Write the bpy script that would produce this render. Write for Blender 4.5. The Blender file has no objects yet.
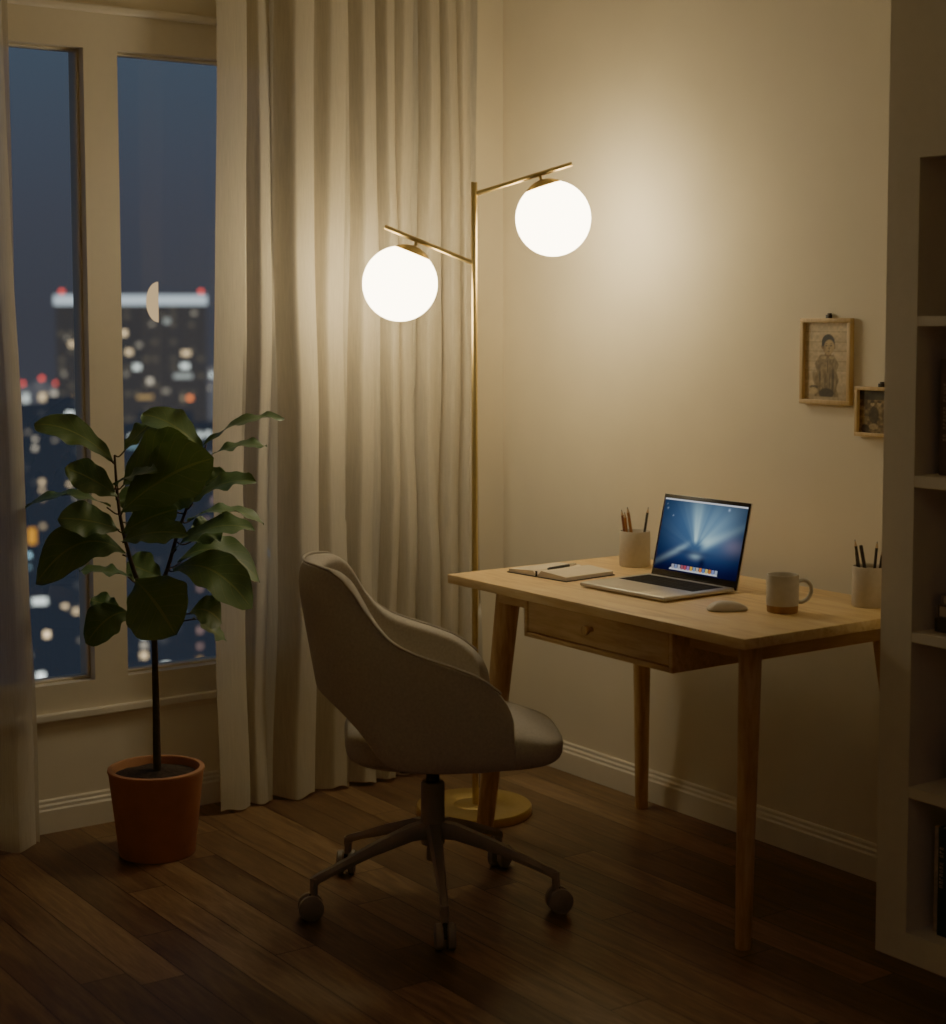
import bpy, bmesh, math, random
from mathutils import Vector, Matrix
random.seed(7)
C = bpy.context.scene.collection
PI = math.pi

# ------------------------------------------------------------------ materials
def _new(name):
    m = bpy.data.materials.new(name); m.use_nodes = True
    nt = m.node_tree; nt.nodes.clear()
    out = nt.nodes.new('ShaderNodeOutputMaterial')
    return m, nt, out

def N(nt, kind, **kw):
    n = nt.nodes.new(kind)
    for k, v in kw.items():
        if k.startswith('i_'):
            n.inputs[k[2:].replace('_', ' ')].default_value = v
        else:
            setattr(n, k, v)
    return n

def ramp(nt, stops):
    r = nt.nodes.new('ShaderNodeValToRGB')
    e = r.color_ramp.elements
    while len(e) < len(stops): e.new(0.5)
    for el, (p, c) in zip(e, stops):
        el.position = p; el.color = (*c, 1)
    return r

def mat(name, col, rough=.6, metal=0, noise=.06, nscale=40, bump=0, bscale=300, spec=.5, sheen=0, coat=0):
    m, nt, out = _new(name)
    b = N(nt, 'ShaderNodeBsdfPrincipled')
    b.inputs['Roughness'].default_value = rough
    b.inputs['Metallic'].default_value = metal
    b.inputs['Specular IOR Level'].default_value = spec
    b.inputs['Sheen Weight'].default_value = sheen
    b.inputs['Coat Weight'].default_value = coat
    tc = N(nt, 'ShaderNodeTexCoord')
    nz = N(nt, 'ShaderNodeTexNoise'); nz.inputs['Scale'].default_value = nscale; nz.inputs['Detail'].default_value = 3
    nt.links.new(tc.outputs['Object'], nz.inputs['Vector'])
    lo = tuple(max(0, c * (1 - noise)) for c in col); hi = tuple(min(1, c * (1 + noise)) for c in col)
    r = ramp(nt, [(.3, lo), (.7, hi)])
    nt.links.new(nz.outputs['Fac'], r.inputs['Fac'])
    nt.links.new(r.outputs['Color'], b.inputs['Base Color'])
    if bump:
        n2 = N(nt, 'ShaderNodeTexNoise'); n2.inputs['Scale'].default_value = bscale; n2.inputs['Detail'].default_value = 2
        nt.links.new(tc.outputs['Object'], n2.inputs['Vector'])
        bp = N(nt, 'ShaderNodeBump'); bp.inputs['Strength'].default_value = bump; bp.inputs['Distance'].default_value = .002
        nt.links.new(n2.outputs['Fac'], bp.inputs['Height'])
        nt.links.new(bp.outputs['Normal'], b.inputs['Normal'])
    nt.links.new(b.outputs[0], out.inputs[0])
    return m

def emit(name, col, strength):
    m, nt, out = _new(name)
    e = N(nt, 'ShaderNodeEmission'); e.inputs[0].default_value = (*col, 1); e.inputs[1].default_value = strength
    nt.links.new(e.outputs[0], out.inputs[0])
    return m

def wood(name, c0, c1, c2, axis='X', rough=.45, scale=1.0):
    m, nt, out = _new(name)
    b = N(nt, 'ShaderNodeBsdfPrincipled'); b.inputs['Roughness'].default_value = rough
    tc = N(nt, 'ShaderNodeTexCoord'); mp = N(nt, 'ShaderNodeMapping')
    s = {'X': (1.5, 14, 14), 'Y': (14, 1.5, 14), 'Z': (14, 14, 1.5)}[axis]
    mp.inputs['Scale'].default_value = tuple(v * scale for v in s)
    nt.links.new(tc.outputs['Object'], mp.inputs['Vector'])
    n1 = N(nt, 'ShaderNodeTexNoise'); n1.inputs['Scale'].default_value = 2.2; n1.inputs['Detail'].default_value = 6; n1.inputs['Distortion'].default_value = 1.2
    nt.links.new(mp.outputs[0], n1.inputs['Vector'])
    n2 = N(nt, 'ShaderNodeTexNoise'); n2.inputs['Scale'].default_value = 14; n2.inputs['Detail'].default_value = 4
    nt.links.new(mp.outputs[0], n2.inputs['Vector'])
    mx = N(nt, 'ShaderNodeMath', operation='MULTIPLY_ADD'); mx.inputs[1].default_value = .35
    nt.links.new(n2.outputs['Fac'], mx.inputs[0]); nt.links.new(n1.outputs['Fac'], mx.inputs[2])
    r = ramp(nt, [(.42, c0), (.66, c1), (.88, c2)])
    nt.links.new(mx.outputs[0], r.inputs['Fac'])
    nt.links.new(r.outputs['Color'], b.inputs['Base Color'])
    nt.links.new(b.outputs[0], out.inputs[0])
    return m

def floor_mat():
    m, nt, out = _new('walnut_planks'); L = nt.links.new
    b = N(nt, 'ShaderNodeBsdfPrincipled')
    tc = N(nt, 'ShaderNodeTexCoord'); sp = N(nt, 'ShaderNodeSeparateXYZ'); L(tc.outputs['Object'], sp.inputs[0])
    def M(op, a, bb=None, c=None):
        n = N(nt, 'ShaderNodeMath', operation=op)
        for i, v in enumerate((a, bb, c)):
            if v is None: continue
            if isinstance(v, (int, float)): n.inputs[i].default_value = v
            else: L(v, n.inputs[i])
        return n.outputs[0]
    W, LEN = .1075, 1.05
    yy = M('DIVIDE', M('ADD', sp.outputs[1], 1.4155 + W * 40), W)
    row = M('FLOOR', yy); fy = M('FRACT', yy)
    wn = N(nt, 'ShaderNodeTexWhiteNoise', noise_dimensions='1D'); L(row, wn.inputs['W'])
    xx = M('DIVIDE', M('ADD', M('ADD', sp.outputs[0], 20), M('MULTIPLY', wn.outputs['Value'], 3.7)), LEN)
    col = M('FLOOR', xx); fx = M('FRACT', xx)
    cb = N(nt, 'ShaderNodeCombineXYZ'); L(row, cb.inputs[0]); L(col, cb.inputs[1])
    w2 = N(nt, 'ShaderNodeTexWhiteNoise', noise_dimensions='2D'); L(cb.outputs[0], w2.inputs['Vector'])
    # seams
    ey = M('MINIMUM', fy, M('SUBTRACT', 1, fy)); ex = M('MINIMUM', fx, M('SUBTRACT', 1, fx))
    sy = M('LESS_THAN', ey, .013); sx = M('LESS_THAN', ex, .0014)
    seam = M('MAXIMUM', sy, sx)
    # grain
    cv = N(nt, 'ShaderNodeCombineXYZ')
    L(M('MULTIPLY', M('ADD', sp.outputs[0], M('MULTIPLY', w2.outputs['Value'], 31)), 2.6), cv.inputs[0])
    L(M('MULTIPLY', M('ADD', sp.outputs[1], M('MULTIPLY', w2.outputs['Value'], 17)), 26), cv.inputs[1])
    n1 = N(nt, 'ShaderNodeTexNoise'); n1.inputs['Scale'].default_value = 1.0; n1.inputs['Detail'].default_value = 7; n1.inputs['Distortion'].default_value = 1.6
    L(cv.outputs[0], n1.inputs['Vector'])
    n2 = N(nt, 'ShaderNodeTexNoise'); n2.inputs['Scale'].default_value = 7; n2.inputs['Detail'].default_value = 4
    L(cv.outputs[0], n2.inputs['Vector'])
    g = M('MULTIPLY_ADD', n2.outputs['Fac'], .4, n1.outputs['Fac'])
    r = ramp(nt, [(.42, (.062, .032, .0175)), (.68, (.135, .075, .042)), (.95, (.225, .135, .078))])
    L(g, r.inputs['Fac'])
    hs = N(nt, 'ShaderNodeHueSaturation')
    L(M('MULTIPLY_ADD', w2.outputs['Value'], .75, .6), hs.inputs['Value']); L(r.outputs['Color'], hs.inputs['Color'])
    mx = N(nt, 'ShaderNodeMix', data_type='RGBA'); L(seam, mx.inputs[0]); L(hs.outputs[0], mx.inputs[6]); mx.inputs[7].default_value = (.012, .006, .003, 1)
    L(mx.outputs[2], b.inputs['Base Color'])
    L(M('MULTIPLY_ADD', n1.outputs['Fac'], .2, .28), b.inputs['Roughness'])
    b.inputs['Specular IOR Level'].default_value = .35
    bp = N(nt, 'ShaderNodeBump'); bp.inputs['Strength'].default_value = .5; bp.inputs['Distance'].default_value = .002
    L(M('SUBTRACT', M('MULTIPLY', g, .15), seam), bp.inputs['Height']); L(bp.outputs[0], b.inputs['Normal'])
    L(b.outputs[0], out.inputs[0])
    return m

def sheer(name, col, transl, transp):
    m, nt, out = _new(name); L = nt.links.new
    tc = N(nt, 'ShaderNodeTexCoord')
    mp = N(nt, 'ShaderNodeMapping'); mp.inputs['Scale'].default_value = (60, 500, 14); L(tc.outputs['Object'], mp.inputs[0])
    nz = N(nt, 'ShaderNodeTexNoise'); nz.inputs['Scale'].default_value = 1; nz.inputs['Detail'].default_value = 2; L(mp.outputs[0], nz.inputs['Vector'])
    r = ramp(nt, [(.3, tuple(c * .9 for c in col)), (.7, tuple(min(1, c * 1.06) for c in col))]); L(nz.outputs['Fac'], r.inputs[0])
    d = N(nt, 'ShaderNodeBsdfDiffuse'); t = N(nt, 'ShaderNodeBsdfTranslucent'); tr = N(nt, 'ShaderNodeBsdfTransparent')
    L(r.outputs[0], d.inputs[0]); L(r.outputs[0], t.inputs[0])
    a = N(nt, 'ShaderNodeMixShader'); a.inputs[0].default_value = transl; L(d.outputs[0], a.inputs[1]); L(t.outputs[0], a.inputs[2])
    c = N(nt, 'ShaderNodeMixShader'); c.inputs[0].default_value = transp; L(a.outputs[0], c.inputs[1]); L(tr.outputs[0], c.inputs[2])
    L(c.outputs[0], out.inputs[0])
    return m

def glass_mat():
    m, nt, out = _new('window_glass'); L = nt.links.new
    tr = N(nt, 'ShaderNodeBsdfTransparent'); gl = N(nt, 'ShaderNodeBsdfGlossy'); gl.inputs['Roughness'].default_value = .0
    tr.inputs[0].default_value = (.93, .95, .96, 1)
    fr = N(nt, 'ShaderNodeFresnel'); fr.inputs[0].default_value = 1.45
    mx = N(nt, 'ShaderNodeMixShader'); L(fr.outputs[0], mx.inputs[0]); L(tr.outputs[0], mx.inputs[1]); L(gl.outputs[0], mx.inputs[2])
    L(mx.outputs[0], out.inputs[0]); return m

def vcol_mat(name, emission=0, rough=.5):
    m, nt, out = _new(name); L = nt.links.new
    a = N(nt, 'ShaderNodeVertexColor', layer_name='Col')
    if emission:
        e = N(nt, 'ShaderNodeEmission'); e.inputs[1].default_value = emission; L(a.outputs[0], e.inputs[0]); L(e.outputs[0], out.inputs[0])
    else:
        b = N(nt, 'ShaderNodeBsdfPrincipled'); b.inputs['Roughness'].default_value = rough; L(a.outputs[0], b.inputs['Base Color']); L(b.outputs[0], out.inputs[0])
    return m

def leaf_mat():
    m, nt, out = _new('fig_leaf'); L = nt.links.new
    uv = N(nt, 'ShaderNodeUVMap'); uv.uv_map = 'UVMap'; sp = N(nt, 'ShaderNodeSeparateXYZ'); L(uv.outputs[0], sp.inputs[0])
    def M(op, a, bb=None, c=None):
        n = N(nt, 'ShaderNodeMath', operation=op)
        for i, v in enumerate((a, bb, c)):
            if v is None: continue
            if isinstance(v, (int, float)): n.inputs[i].default_value = v
            else: L(v, n.inputs[i])
        return n.outputs[0]
    ax = M('ABSOLUTE', M('SUBTRACT', sp.outputs[0], .5))
    mid = M('LESS_THAN', ax, .022)
    side = M('LESS_THAN', M('FRACT', M('SUBTRACT', M('MULTIPLY', sp.outputs[1], 7), M('MULTIPLY', ax, 4.2))), .07)
    vein = M('MAXIMUM', mid, M('MULTIPLY', side, .45))
    tc = N(nt, 'ShaderNodeTexCoord'); nz = N(nt, 'ShaderNodeTexNoise'); nz.inputs['Scale'].default_value = 12; L(tc.outputs['Object'], nz.inputs['Vector'])
    r = ramp(nt, [(.3, (.060, .125, .048)), (.75, (.11, .19, .075))]); L(nz.outputs[0], r.inputs[0])
    mx = N(nt, 'ShaderNodeMix', data_type='RGBA'); L(vein, mx.inputs[0]); L(r.outputs[0], mx.inputs[6]); mx.inputs[7].default_value = (.17, .22, .07, 1)
    b = N(nt, 'ShaderNodeBsdfPrincipled'); b.inputs['Roughness'].default_value = .42; L(mx.outputs[2], b.inputs['Base Color'])
    bp = N(nt, 'ShaderNodeBump'); bp.inputs['Strength'].default_value = .35; bp.inputs['Distance'].default_value = .003; bp.invert = True
    L(vein, bp.inputs['Height']); L(bp.outputs[0], b.inputs['Normal'])
    t = N(nt, 'ShaderNodeBsdfTranslucent'); t.inputs[0].default_value = (.10, .16, .03, 1)
    ms = N(nt, 'ShaderNodeMixShader'); ms.inputs[0].default_value = .16; L(b.outputs[0], ms.inputs[1]); L(t.outputs[0], ms.inputs[2])
    L(ms.outputs[0], out.inputs[0]); return m

def facade_mat(name, base, lit, density, sx, sz):
    """night facade: faint rows of dim windows"""
    m, nt, out = _new(name); L = nt.links.new
    tc = N(nt, 'ShaderNodeTexCoord'); sp = N(nt, 'ShaderNodeSeparateXYZ'); L(tc.outputs['Object'], sp.inputs[0])
    def M(op, a, bb=None):
        n = N(nt, 'ShaderNodeMath', operation=op)
        for i, v in enumerate((a, bb)):
            if v is None: continue
            if isinstance(v, (int, float)): n.inputs[i].default_value = v
            else: L(v, n.inputs[i])
        return n.outputs[0]
    a = M('DIVIDE', sp.outputs[1], sx); c = M('DIVIDE', sp.outputs[2], sz)
    cb = N(nt, 'ShaderNodeCombineXYZ'); L(M('FLOOR', a), cb.inputs[0]); L(M('FLOOR', c), cb.inputs[1])
    wn = N(nt, 'ShaderNodeTexWhiteNoise', noise_dimensions='2D'); L(cb.outputs[0], wn.inputs['Vector'])
    on = M('LESS_THAN', wn.outputs['Value'], density)
    fa = M('FRACT', a); fc = M('FRACT', c)
    box = M('MULTIPLY', M('MULTIPLY', M('GREATER_THAN', fa, .2), M('LESS_THAN', fa, .8)), M('MULTIPLY', M('GREATER_THAN', fc, .3), M('LESS_THAN', fc, .8)))
    e = N(nt, 'ShaderNodeEmission'); L(wn.outputs['Color'], e.inputs[0])
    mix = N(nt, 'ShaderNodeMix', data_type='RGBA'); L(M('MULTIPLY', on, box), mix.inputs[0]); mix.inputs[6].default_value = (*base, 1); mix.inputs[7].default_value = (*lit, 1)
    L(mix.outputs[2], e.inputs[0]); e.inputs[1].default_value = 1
    L(e.outputs[0], out.inputs[0]); return m

WALL = mat('wall_paint', (.80, .715, .57), .85, noise=.02, nscale=6, bump=.06, bscale=350)
TRIM = mat('trim_paint', (.78, .71, .60), .55, noise=.015)
FRAMEP = mat('window_paint', (.74, .65, .51), .5, noise=.015)
SHELF = mat('bookcase_paint', (.68, .61, .51), .6, noise=.02)
FLOOR = floor_mat()
CURT = sheer('linen_curtain', (.62, .555, .45), .25, .08)
SHEER = sheer('thin_curtain', (.66, .60, .52), .25, .20)
GLASS = glass_mat()
BRASS = mat('brushed_brass', (.60, .43, .20), .38, 1, noise=.05, nscale=90)
FABRIC = mat('taupe_fabric', (.47, .42, .355), .95, noise=.10, nscale=160, bump=.5, bscale=700, sheen=.15, spec=.2)
PIPE = mat('taupe_piping', (.44, .39, .33), .9, noise=.08, nscale=200)
CHMETAL = mat('taupe_metal', (.30, .255, .20), .5, .25, noise=.05)
DARKMET = mat('dark_metal', (.035, .032, .03), .4, .5)
CASTER = mat('caster_plastic', (.24, .205, .165), .5)
TIRE = mat('caster_dark', (.04, .036, .033), .6)
OAK = wood('oak_long', (.60, .365, .175), (.80, .535, .275), (.88, .65, .37), 'X', .42)
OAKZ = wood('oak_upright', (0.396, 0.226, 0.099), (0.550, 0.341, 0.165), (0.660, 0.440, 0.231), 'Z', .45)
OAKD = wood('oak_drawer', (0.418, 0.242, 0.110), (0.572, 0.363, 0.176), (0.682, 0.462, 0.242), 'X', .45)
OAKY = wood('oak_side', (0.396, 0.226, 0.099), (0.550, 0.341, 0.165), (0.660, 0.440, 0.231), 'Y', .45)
DGAP = mat('shadow_gap', (.05, .03, .015), .9)
LEAF = leaf_mat()
STEM = mat('fig_bark', (.055, .038, .022), .8, noise=.3, nscale=60, bump=.5, bscale=120)
TERRA = mat('terracotta', (.44, .185, .105), .75, noise=.07, nscale=22, bump=.1, bscale=200)
SOIL = mat('soil', (.03, .02, .013), .95, noise=.5, nscale=90, bump=1, bscale=90)
ALU = mat('laptop_aluminium', (.56, .52, .47), .38, .7, noise=.02)
BLACK = mat('black_gloss', (.012, .011, .011), .25)
KEYS = mat('black_keys', (.014, .014, .015), .85, spec=.15)
MOUSEP = mat('mouse_shell', (.60, .52, .43), .35)
CERAM = mat('cream_ceramic', (.56, .51, .43), .4, noise=.06, nscale=60)
CONC = mat('stone_cup', (.55, .48, .39), .8, noise=.05, nscale=90, bump=.3, bscale=300)
CLAY = mat('bare_clay', (.36, .19, .095), .8, noise=.1)
PAPER = mat('page_paper', (.74, .64, .52), .8, noise=.03)
COVER = mat('notebook_cover', (.02, .02, .022), .6)
INK = mat('ink_lines', (.10, .085, .075), .8)
WOODT = mat('pencil_wood', (.62, .40, .22), .7)
LEAD = mat('pencil_lead', (.03, .03, .03), .5)
PRED = mat('pencil_redbrown', (.24, .07, .03), .45)
PORNG = mat('pencil_orangebrown', (.42, .15, .045), .45)
PBLK = mat('pencil_black', (.016, .015, .015), .4)
CLEAR = mat('pen_chrome', (.75, .72, .68), .15, 1)
FRW = wood('frame_wood', (.50, .32, .15), (.60, .40, .20), (.66, .46, .25), 'Z', .5, 2)
BACKB = mat('frame_backing', (.30, .25, .18), .8)  # plain brown backing board
BK1 = mat('book_brown', (.20, .155, .115), .7)
BK2 = mat('book_grey', (.17, .14, .105), .7)
BK3 = mat('book_dark', (.075, .060, .048), .7)
BK4 = mat('book_cream', (.46, .39, .30), .7, noise=.25, nscale=60)
BK5 = mat('book_teal', (.022, .045, .05), .5)
LETTER = mat('spine_lettering', (.62, .52, .40), .6)
RUST = mat('rust_glaze', (.20, .075, .035), .5)
MOON = emit('moon_reflection_glow', (1.0, .70, .38), .40)  # glow painted in for a globe's reflection on the glass
GLOBE = emit('opal_glass_glow', (1.0, .82, .50), 11.3)

# ------------------------------------------------------------------ geometry helpers
def obj(name, bm, m, parent=None, smooth=True, autos=None):
    me = bpy.data.meshes.new(name)
    bm.to_mesh(me); bm.free()
    for mm in (m if isinstance(m, (list, tuple)) else [m]): me.materials.append(mm)
    if smooth:
        for p in me.polygons: p.use_smooth = True
    o = bpy.data.objects.new(name, me); C.objects.link(o)
    if smooth and autos is not False:
        me.set_sharp_from_angle(angle=math.radians(autos or 40))
    if parent is not None: o.parent = parent
    return o

def thing(name, label, cat, loc=(0, 0, 0), rz=0, group=None):
    o = bpy.data.objects.new(name, None); C.objects.link(o)
    o.location = loc; o.rotation_euler = (0, 0, rz); o.empty_display_size = .05
    tag(o, label, cat, group); return o

def tag(o, label, cat, group=None):
    o['label'] = label; o['category'] = cat
    if group: o['group'] = group
    return o

def struct(name, bm, m, parent=None, smooth=False):
    o = obj(name, bm, m, parent, smooth)
    if parent is None: o['kind'] = 'structure'
    return o

def B(): return bmesh.new()

def box(bm, x0, x1, y0, y1, z0, z1, mi=0, bev=0, seg=2):
    r = bmesh.ops.create_cube(bm, size=1)
    vs = r['verts']
    for v in vs:
        v.co = Vector(((x0 + x1) / 2 + v.co.x * (x1 - x0), (y0 + y1) / 2 + v.co.y * (y1 - y0), (z0 + z1) / 2 + v.co.z * (z1 - z0)))
    fs = list({f for v in vs for f in v.link_faces})
    for f in fs: f.material_index = mi
    if bev:
        es = list({e for f in fs for e in f.edges})
        bmesh.ops.bevel(bm, geom=es, offset=bev, segments=seg, affect='EDGES', profile=.5)
    return vs

def lathe(bm, prof, seg=40, cx=0, cy=0, mi=0, closed=False, M=None):
    rings = []
    for (r, z) in prof:
        if r < 1e-6:
            v = bm.verts.new((cx, cy, z)); rings.append([v])
        else:
            rings.append([bm.verts.new((cx + r * math.cos(2 * PI * i / seg), cy + r * math.sin(2 * PI * i / seg), z)) for i in range(seg)])
    if M is not None:
        for rg in rings:
            for v in rg: v.co = M @ v.co
    for a, b in zip(rings[:-1], rings[1:]):
        for i in range(seg):
            j = (i + 1) % seg
            if len(a) == 1 and len(b) == 1: continue
            if len(a) == 1: f = bm.faces.new((a[0], b[j], b[i]))
            elif len(b) == 1: f = bm.faces.new((a[i], a[j], b[0]))
            else: f = bm.faces.new((a[i], a[j], b[j], b[i]))
            f.material_index = mi
    bmesh.ops.recalc_face_normals(bm, faces=bm.faces)

def tube(bm, pts, rad, seg=12, mi=0, caps=True):
    pts = [Vector(p) for p in pts]
    if not isinstance(rad, (list, tuple)): rad = [rad] * len(pts)
    rings = []; up = None
    for i, p in enumerate(pts):
        if i == 0: t = pts[1] - pts[0]
        elif i == len(pts) - 1: t = pts[-1] - pts[-2]
        else: t = (pts[i + 1] - pts[i]).normalized() + (pts[i] - pts[i - 1]).normalized()
        t.normalize()
        if up is None:
            up = Vector((0, 0, 1)) if abs(t.z) < .9 else Vector((1, 0, 0))
        a = t.cross(up).normalized(); b = a.cross(t).normalized(); up = b
        rings.append([bm.verts.new(p + rad[i] * (math.cos(2 * PI * k / seg) * a + math.sin(2 * PI * k / seg) * b)) for k in range(seg)])
    for r0, r1 in zip(rings[:-1], rings[1:]):
        for k in range(seg):
            f = bm.faces.new((r0[k], r0[(k + 1) % seg], r1[(k + 1) % seg], r1[k])); f.material_index = mi
    if caps:
        bm.faces.new(list(reversed(rings[0]))).material_index = mi; bm.faces.new(rings[-1]).material_index = mi
    bmesh.ops.recalc_face_normals(bm, faces=bm.faces)

def spline(pts, n):
    """Catmull-Rom through pts, n samples per span"""
    P = [Vector(p) for p in pts]; out = []
    P = [P[0] * 2 - P[1]] + P + [P[-1] * 2 - P[-2]]
    for i in range(1, len(P) - 2):
        for k in range(n):
            t = k / n
            out.append(.5 * ((2 * P[i]) + (P[i + 1] - P[i - 1]) * t + (2 * P[i - 1] - 5 * P[i] + 4 * P[i + 1] - P[i + 2]) * t * t + (3 * P[i] - P[i - 1] - 3 * P[i + 1] + P[i + 2]) * t ** 3))
    out.append(P[-2]); return out

def lerp_table(tab, x):
    if x <= tab[0][0]: return tab[0][1]
    for (a, b), (c, d) in zip(tab[:-1], tab[1:]):
        if x <= c: return b + (d - b) * (x - a) / (c - a)
    return tab[-1][1]

def grid_faces(bm, G, mi=0):
    for r0, r1 in zip(G[:-1], G[1:]):
        for i in range(len(r0) - 1):
            f = bm.faces.new((r0[i], r0[i + 1], r1[i + 1], r1[i])); f.material_index = mi

def sstep(a, b, x):
    t = max(0, min(1, (x - a) / (b - a))); return t * t * (3 - 2 * t)

def mixc(a, b, t): return tuple(x + (y - x) * t for x, y in zip(a, b))

def s2l(c):
    return tuple(((v / 255) / 12.92 if v / 255 <= .04045 else ((v / 255 + .055) / 1.055) ** 2.4) for v in c)

_perm = [random.random() for _ in range(4096)]
def vnoise(x, y):
    ix, iy = math.floor(x), math.floor(y); fx, fy = x - ix, y - iy
    fx = fx * fx * (3 - 2 * fx); fy = fy * fy * (3 - 2 * fy)
    h = lambda a, b: _perm[(a * 73 + b * 1511) % 4096]
    return (h(ix, iy) * (1 - fx) + h(ix + 1, iy) * fx) * (1 - fy) + (h(ix, iy + 1) * (1 - fx) + h(ix + 1, iy + 1) * fx) * fy

def picture(name, nx, ny, place, colour, m, parent, power=1):
    """flat picture: grid with one colour per vertex"""
    bm = B(); lay = bm.loops.layers.float_color.new('Col')
    G = [[bm.verts.new(place(i / nx, j / ny)) for i in range(nx + 1)] for j in range(ny + 1)]
    cols = [[colour(i / nx, j / ny) for i in range(nx + 1)] for j in range(ny + 1)]
    for j in range(ny):
        for i in range(nx):
            f = bm.faces.new((G[j][i], G[j][i + 1], G[j + 1][i + 1], G[j + 1][i]))
            for l, (a, b) in zip(f.loops, ((j, i), (j, i + 1), (j + 1, i + 1), (j + 1, i))):
                l[lay] = (*[max(0, q) ** power for q in cols[a][b]], 1)
    return obj(name, bm, m, parent, smooth=False)

# ------------------------------------------------------------------ room shell
RX, RY, RZ = 5.6, -4.5, 2.75
bm = B(); box(bm, -.25, RX, RY, .0, -.12, 0); struct('floor', bm, FLOOR)
bm = B(); box(bm, -.25, RX, RY, .0, RZ, RZ + .1); struct('ceiling', bm, WALL)
bm = B(); box(bm, -.25, RX, 0, .15, 0, RZ); struct('wall_back', bm, WALL)
bm = B(); box(bm, RX, RX + .1, RY, .0, 0, RZ); struct('wall_right', bm, WALL)
bm = B(); box(bm, -.25, RX, RY - .1, RY, 0, RZ); struct('wall_front', bm, WALL)
WY0, WY1, WZ0, WZ1 = -2.10, -.72, .30, 2.322
bm = B()
box(bm, -.25, 0, RY, WY0, 0, RZ); box(bm, -.25, 0, WY1, 0, 0, RZ)
box(bm, -.25, 0, WY0, WY1, 0, WZ0); box(bm, -.25, 0, WY0, WY1, WZ1, RZ)
struct('wall_left', bm, WALL)

def baseboard(bm, along, a, b):
    """profile (offset from wall, z) swept along the wall"""
    prof = [(0, 0), (.016, 0), (.016, .064), (.012, .069), (.012, .077), (.007, .082), (.007, .090), (.004, .094), (0, .094)]
    ends = []
    for t in (a, b):
        ends.append([bm.verts.new((t, -d, z) if along == 'x' else (d, t, z)) for d, z in prof])
    for i in range(len(prof) - 1):
        bm.faces.new((ends[0][i], ends[0][i + 1], ends[1][i + 1], ends[1][i]))
    bm.faces.new(ends[0]); bm.faces.new(list(reversed(ends[1])))
    bmesh.ops.recalc_face_normals(bm, faces=bm.faces)
bm = B(); baseboard(bm, 'x', .0, 1.9515); struct('baseboard_back', bm, TRIM)
bm = B(); baseboard(bm, 'y', RY, -.017); struct('baseboard_left', bm, TRIM)

# window: frame, two sashes with beads and panes, sill, head trim
bm = B()
FX = -.075
ML, MR = -1.457, -1.356
PZ0, PZ1 = .420, 2.208
box(bm, FX - .03, .004, WY0, WY1, WZ0, PZ0); box(bm, FX - .03, .004, WY0, WY1, PZ1, WZ1)
box(bm, FX - .03, .004, ML, MR, PZ0, PZ1)
box(bm, FX - .03, .004, WY0, WY0 + .06, PZ0, PZ1); box(bm, FX - .03, .004, WY1 - .06, WY1, PZ0, PZ1)
win = struct('window_1', bm, FRAMEP)
def sash(y0, y1):
    bm = B(); w = .008
    for (a, b, c, d) in ((y0, y1, PZ0, PZ0 + w), (y0, y1, PZ1 - w, PZ1), (y0, y0 + w, PZ0 + w, PZ1 - w), (y1 - w, y1, PZ0 + w, PZ1 - w)):
        box(bm, -.062, -.030, a, b, c, d, bev=.003)
    s = struct('sash', bm, FRAMEP, win)
    bm = B(); vs = [bm.verts.new(q) for q in ((-.048, y0 + w / 2, PZ0 + w / 2), (-.048, y1 - w / 2, PZ0 + w / 2), (-.048, y1 - w / 2, PZ1 - w / 2), (-.048, y0 + w / 2, PZ1 - w / 2))]
    bm.faces.new(vs)
    struct('pane', bm, GLASS, s)
sash(WY0 + .06, ML); sash(MR, WY1 - .06)
bm = B(); box(bm, .002, .020, WY0 - .03, WY1 + .03, .318, .341, bev=.004); struct('sill', bm, TRIM, win)
bm = B(); box(bm, .002, .022, WY0 - .03, WY1 + .03, 2.306, 2.328, bev=.006); struct('head_trim', bm, TRIM, win)
# lamp globe's reflection, painted as a glowing half moon on the right pane
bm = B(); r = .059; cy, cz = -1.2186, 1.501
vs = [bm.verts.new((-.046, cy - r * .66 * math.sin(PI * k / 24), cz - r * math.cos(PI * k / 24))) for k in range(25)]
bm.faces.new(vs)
moon = obj('half_moon_reflection', bm, MOON, None, False)
tag(moon, 'small glowing cream half-moon painted as a lamp reflection on the right window pane, before the lit tower', 'decal')

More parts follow.
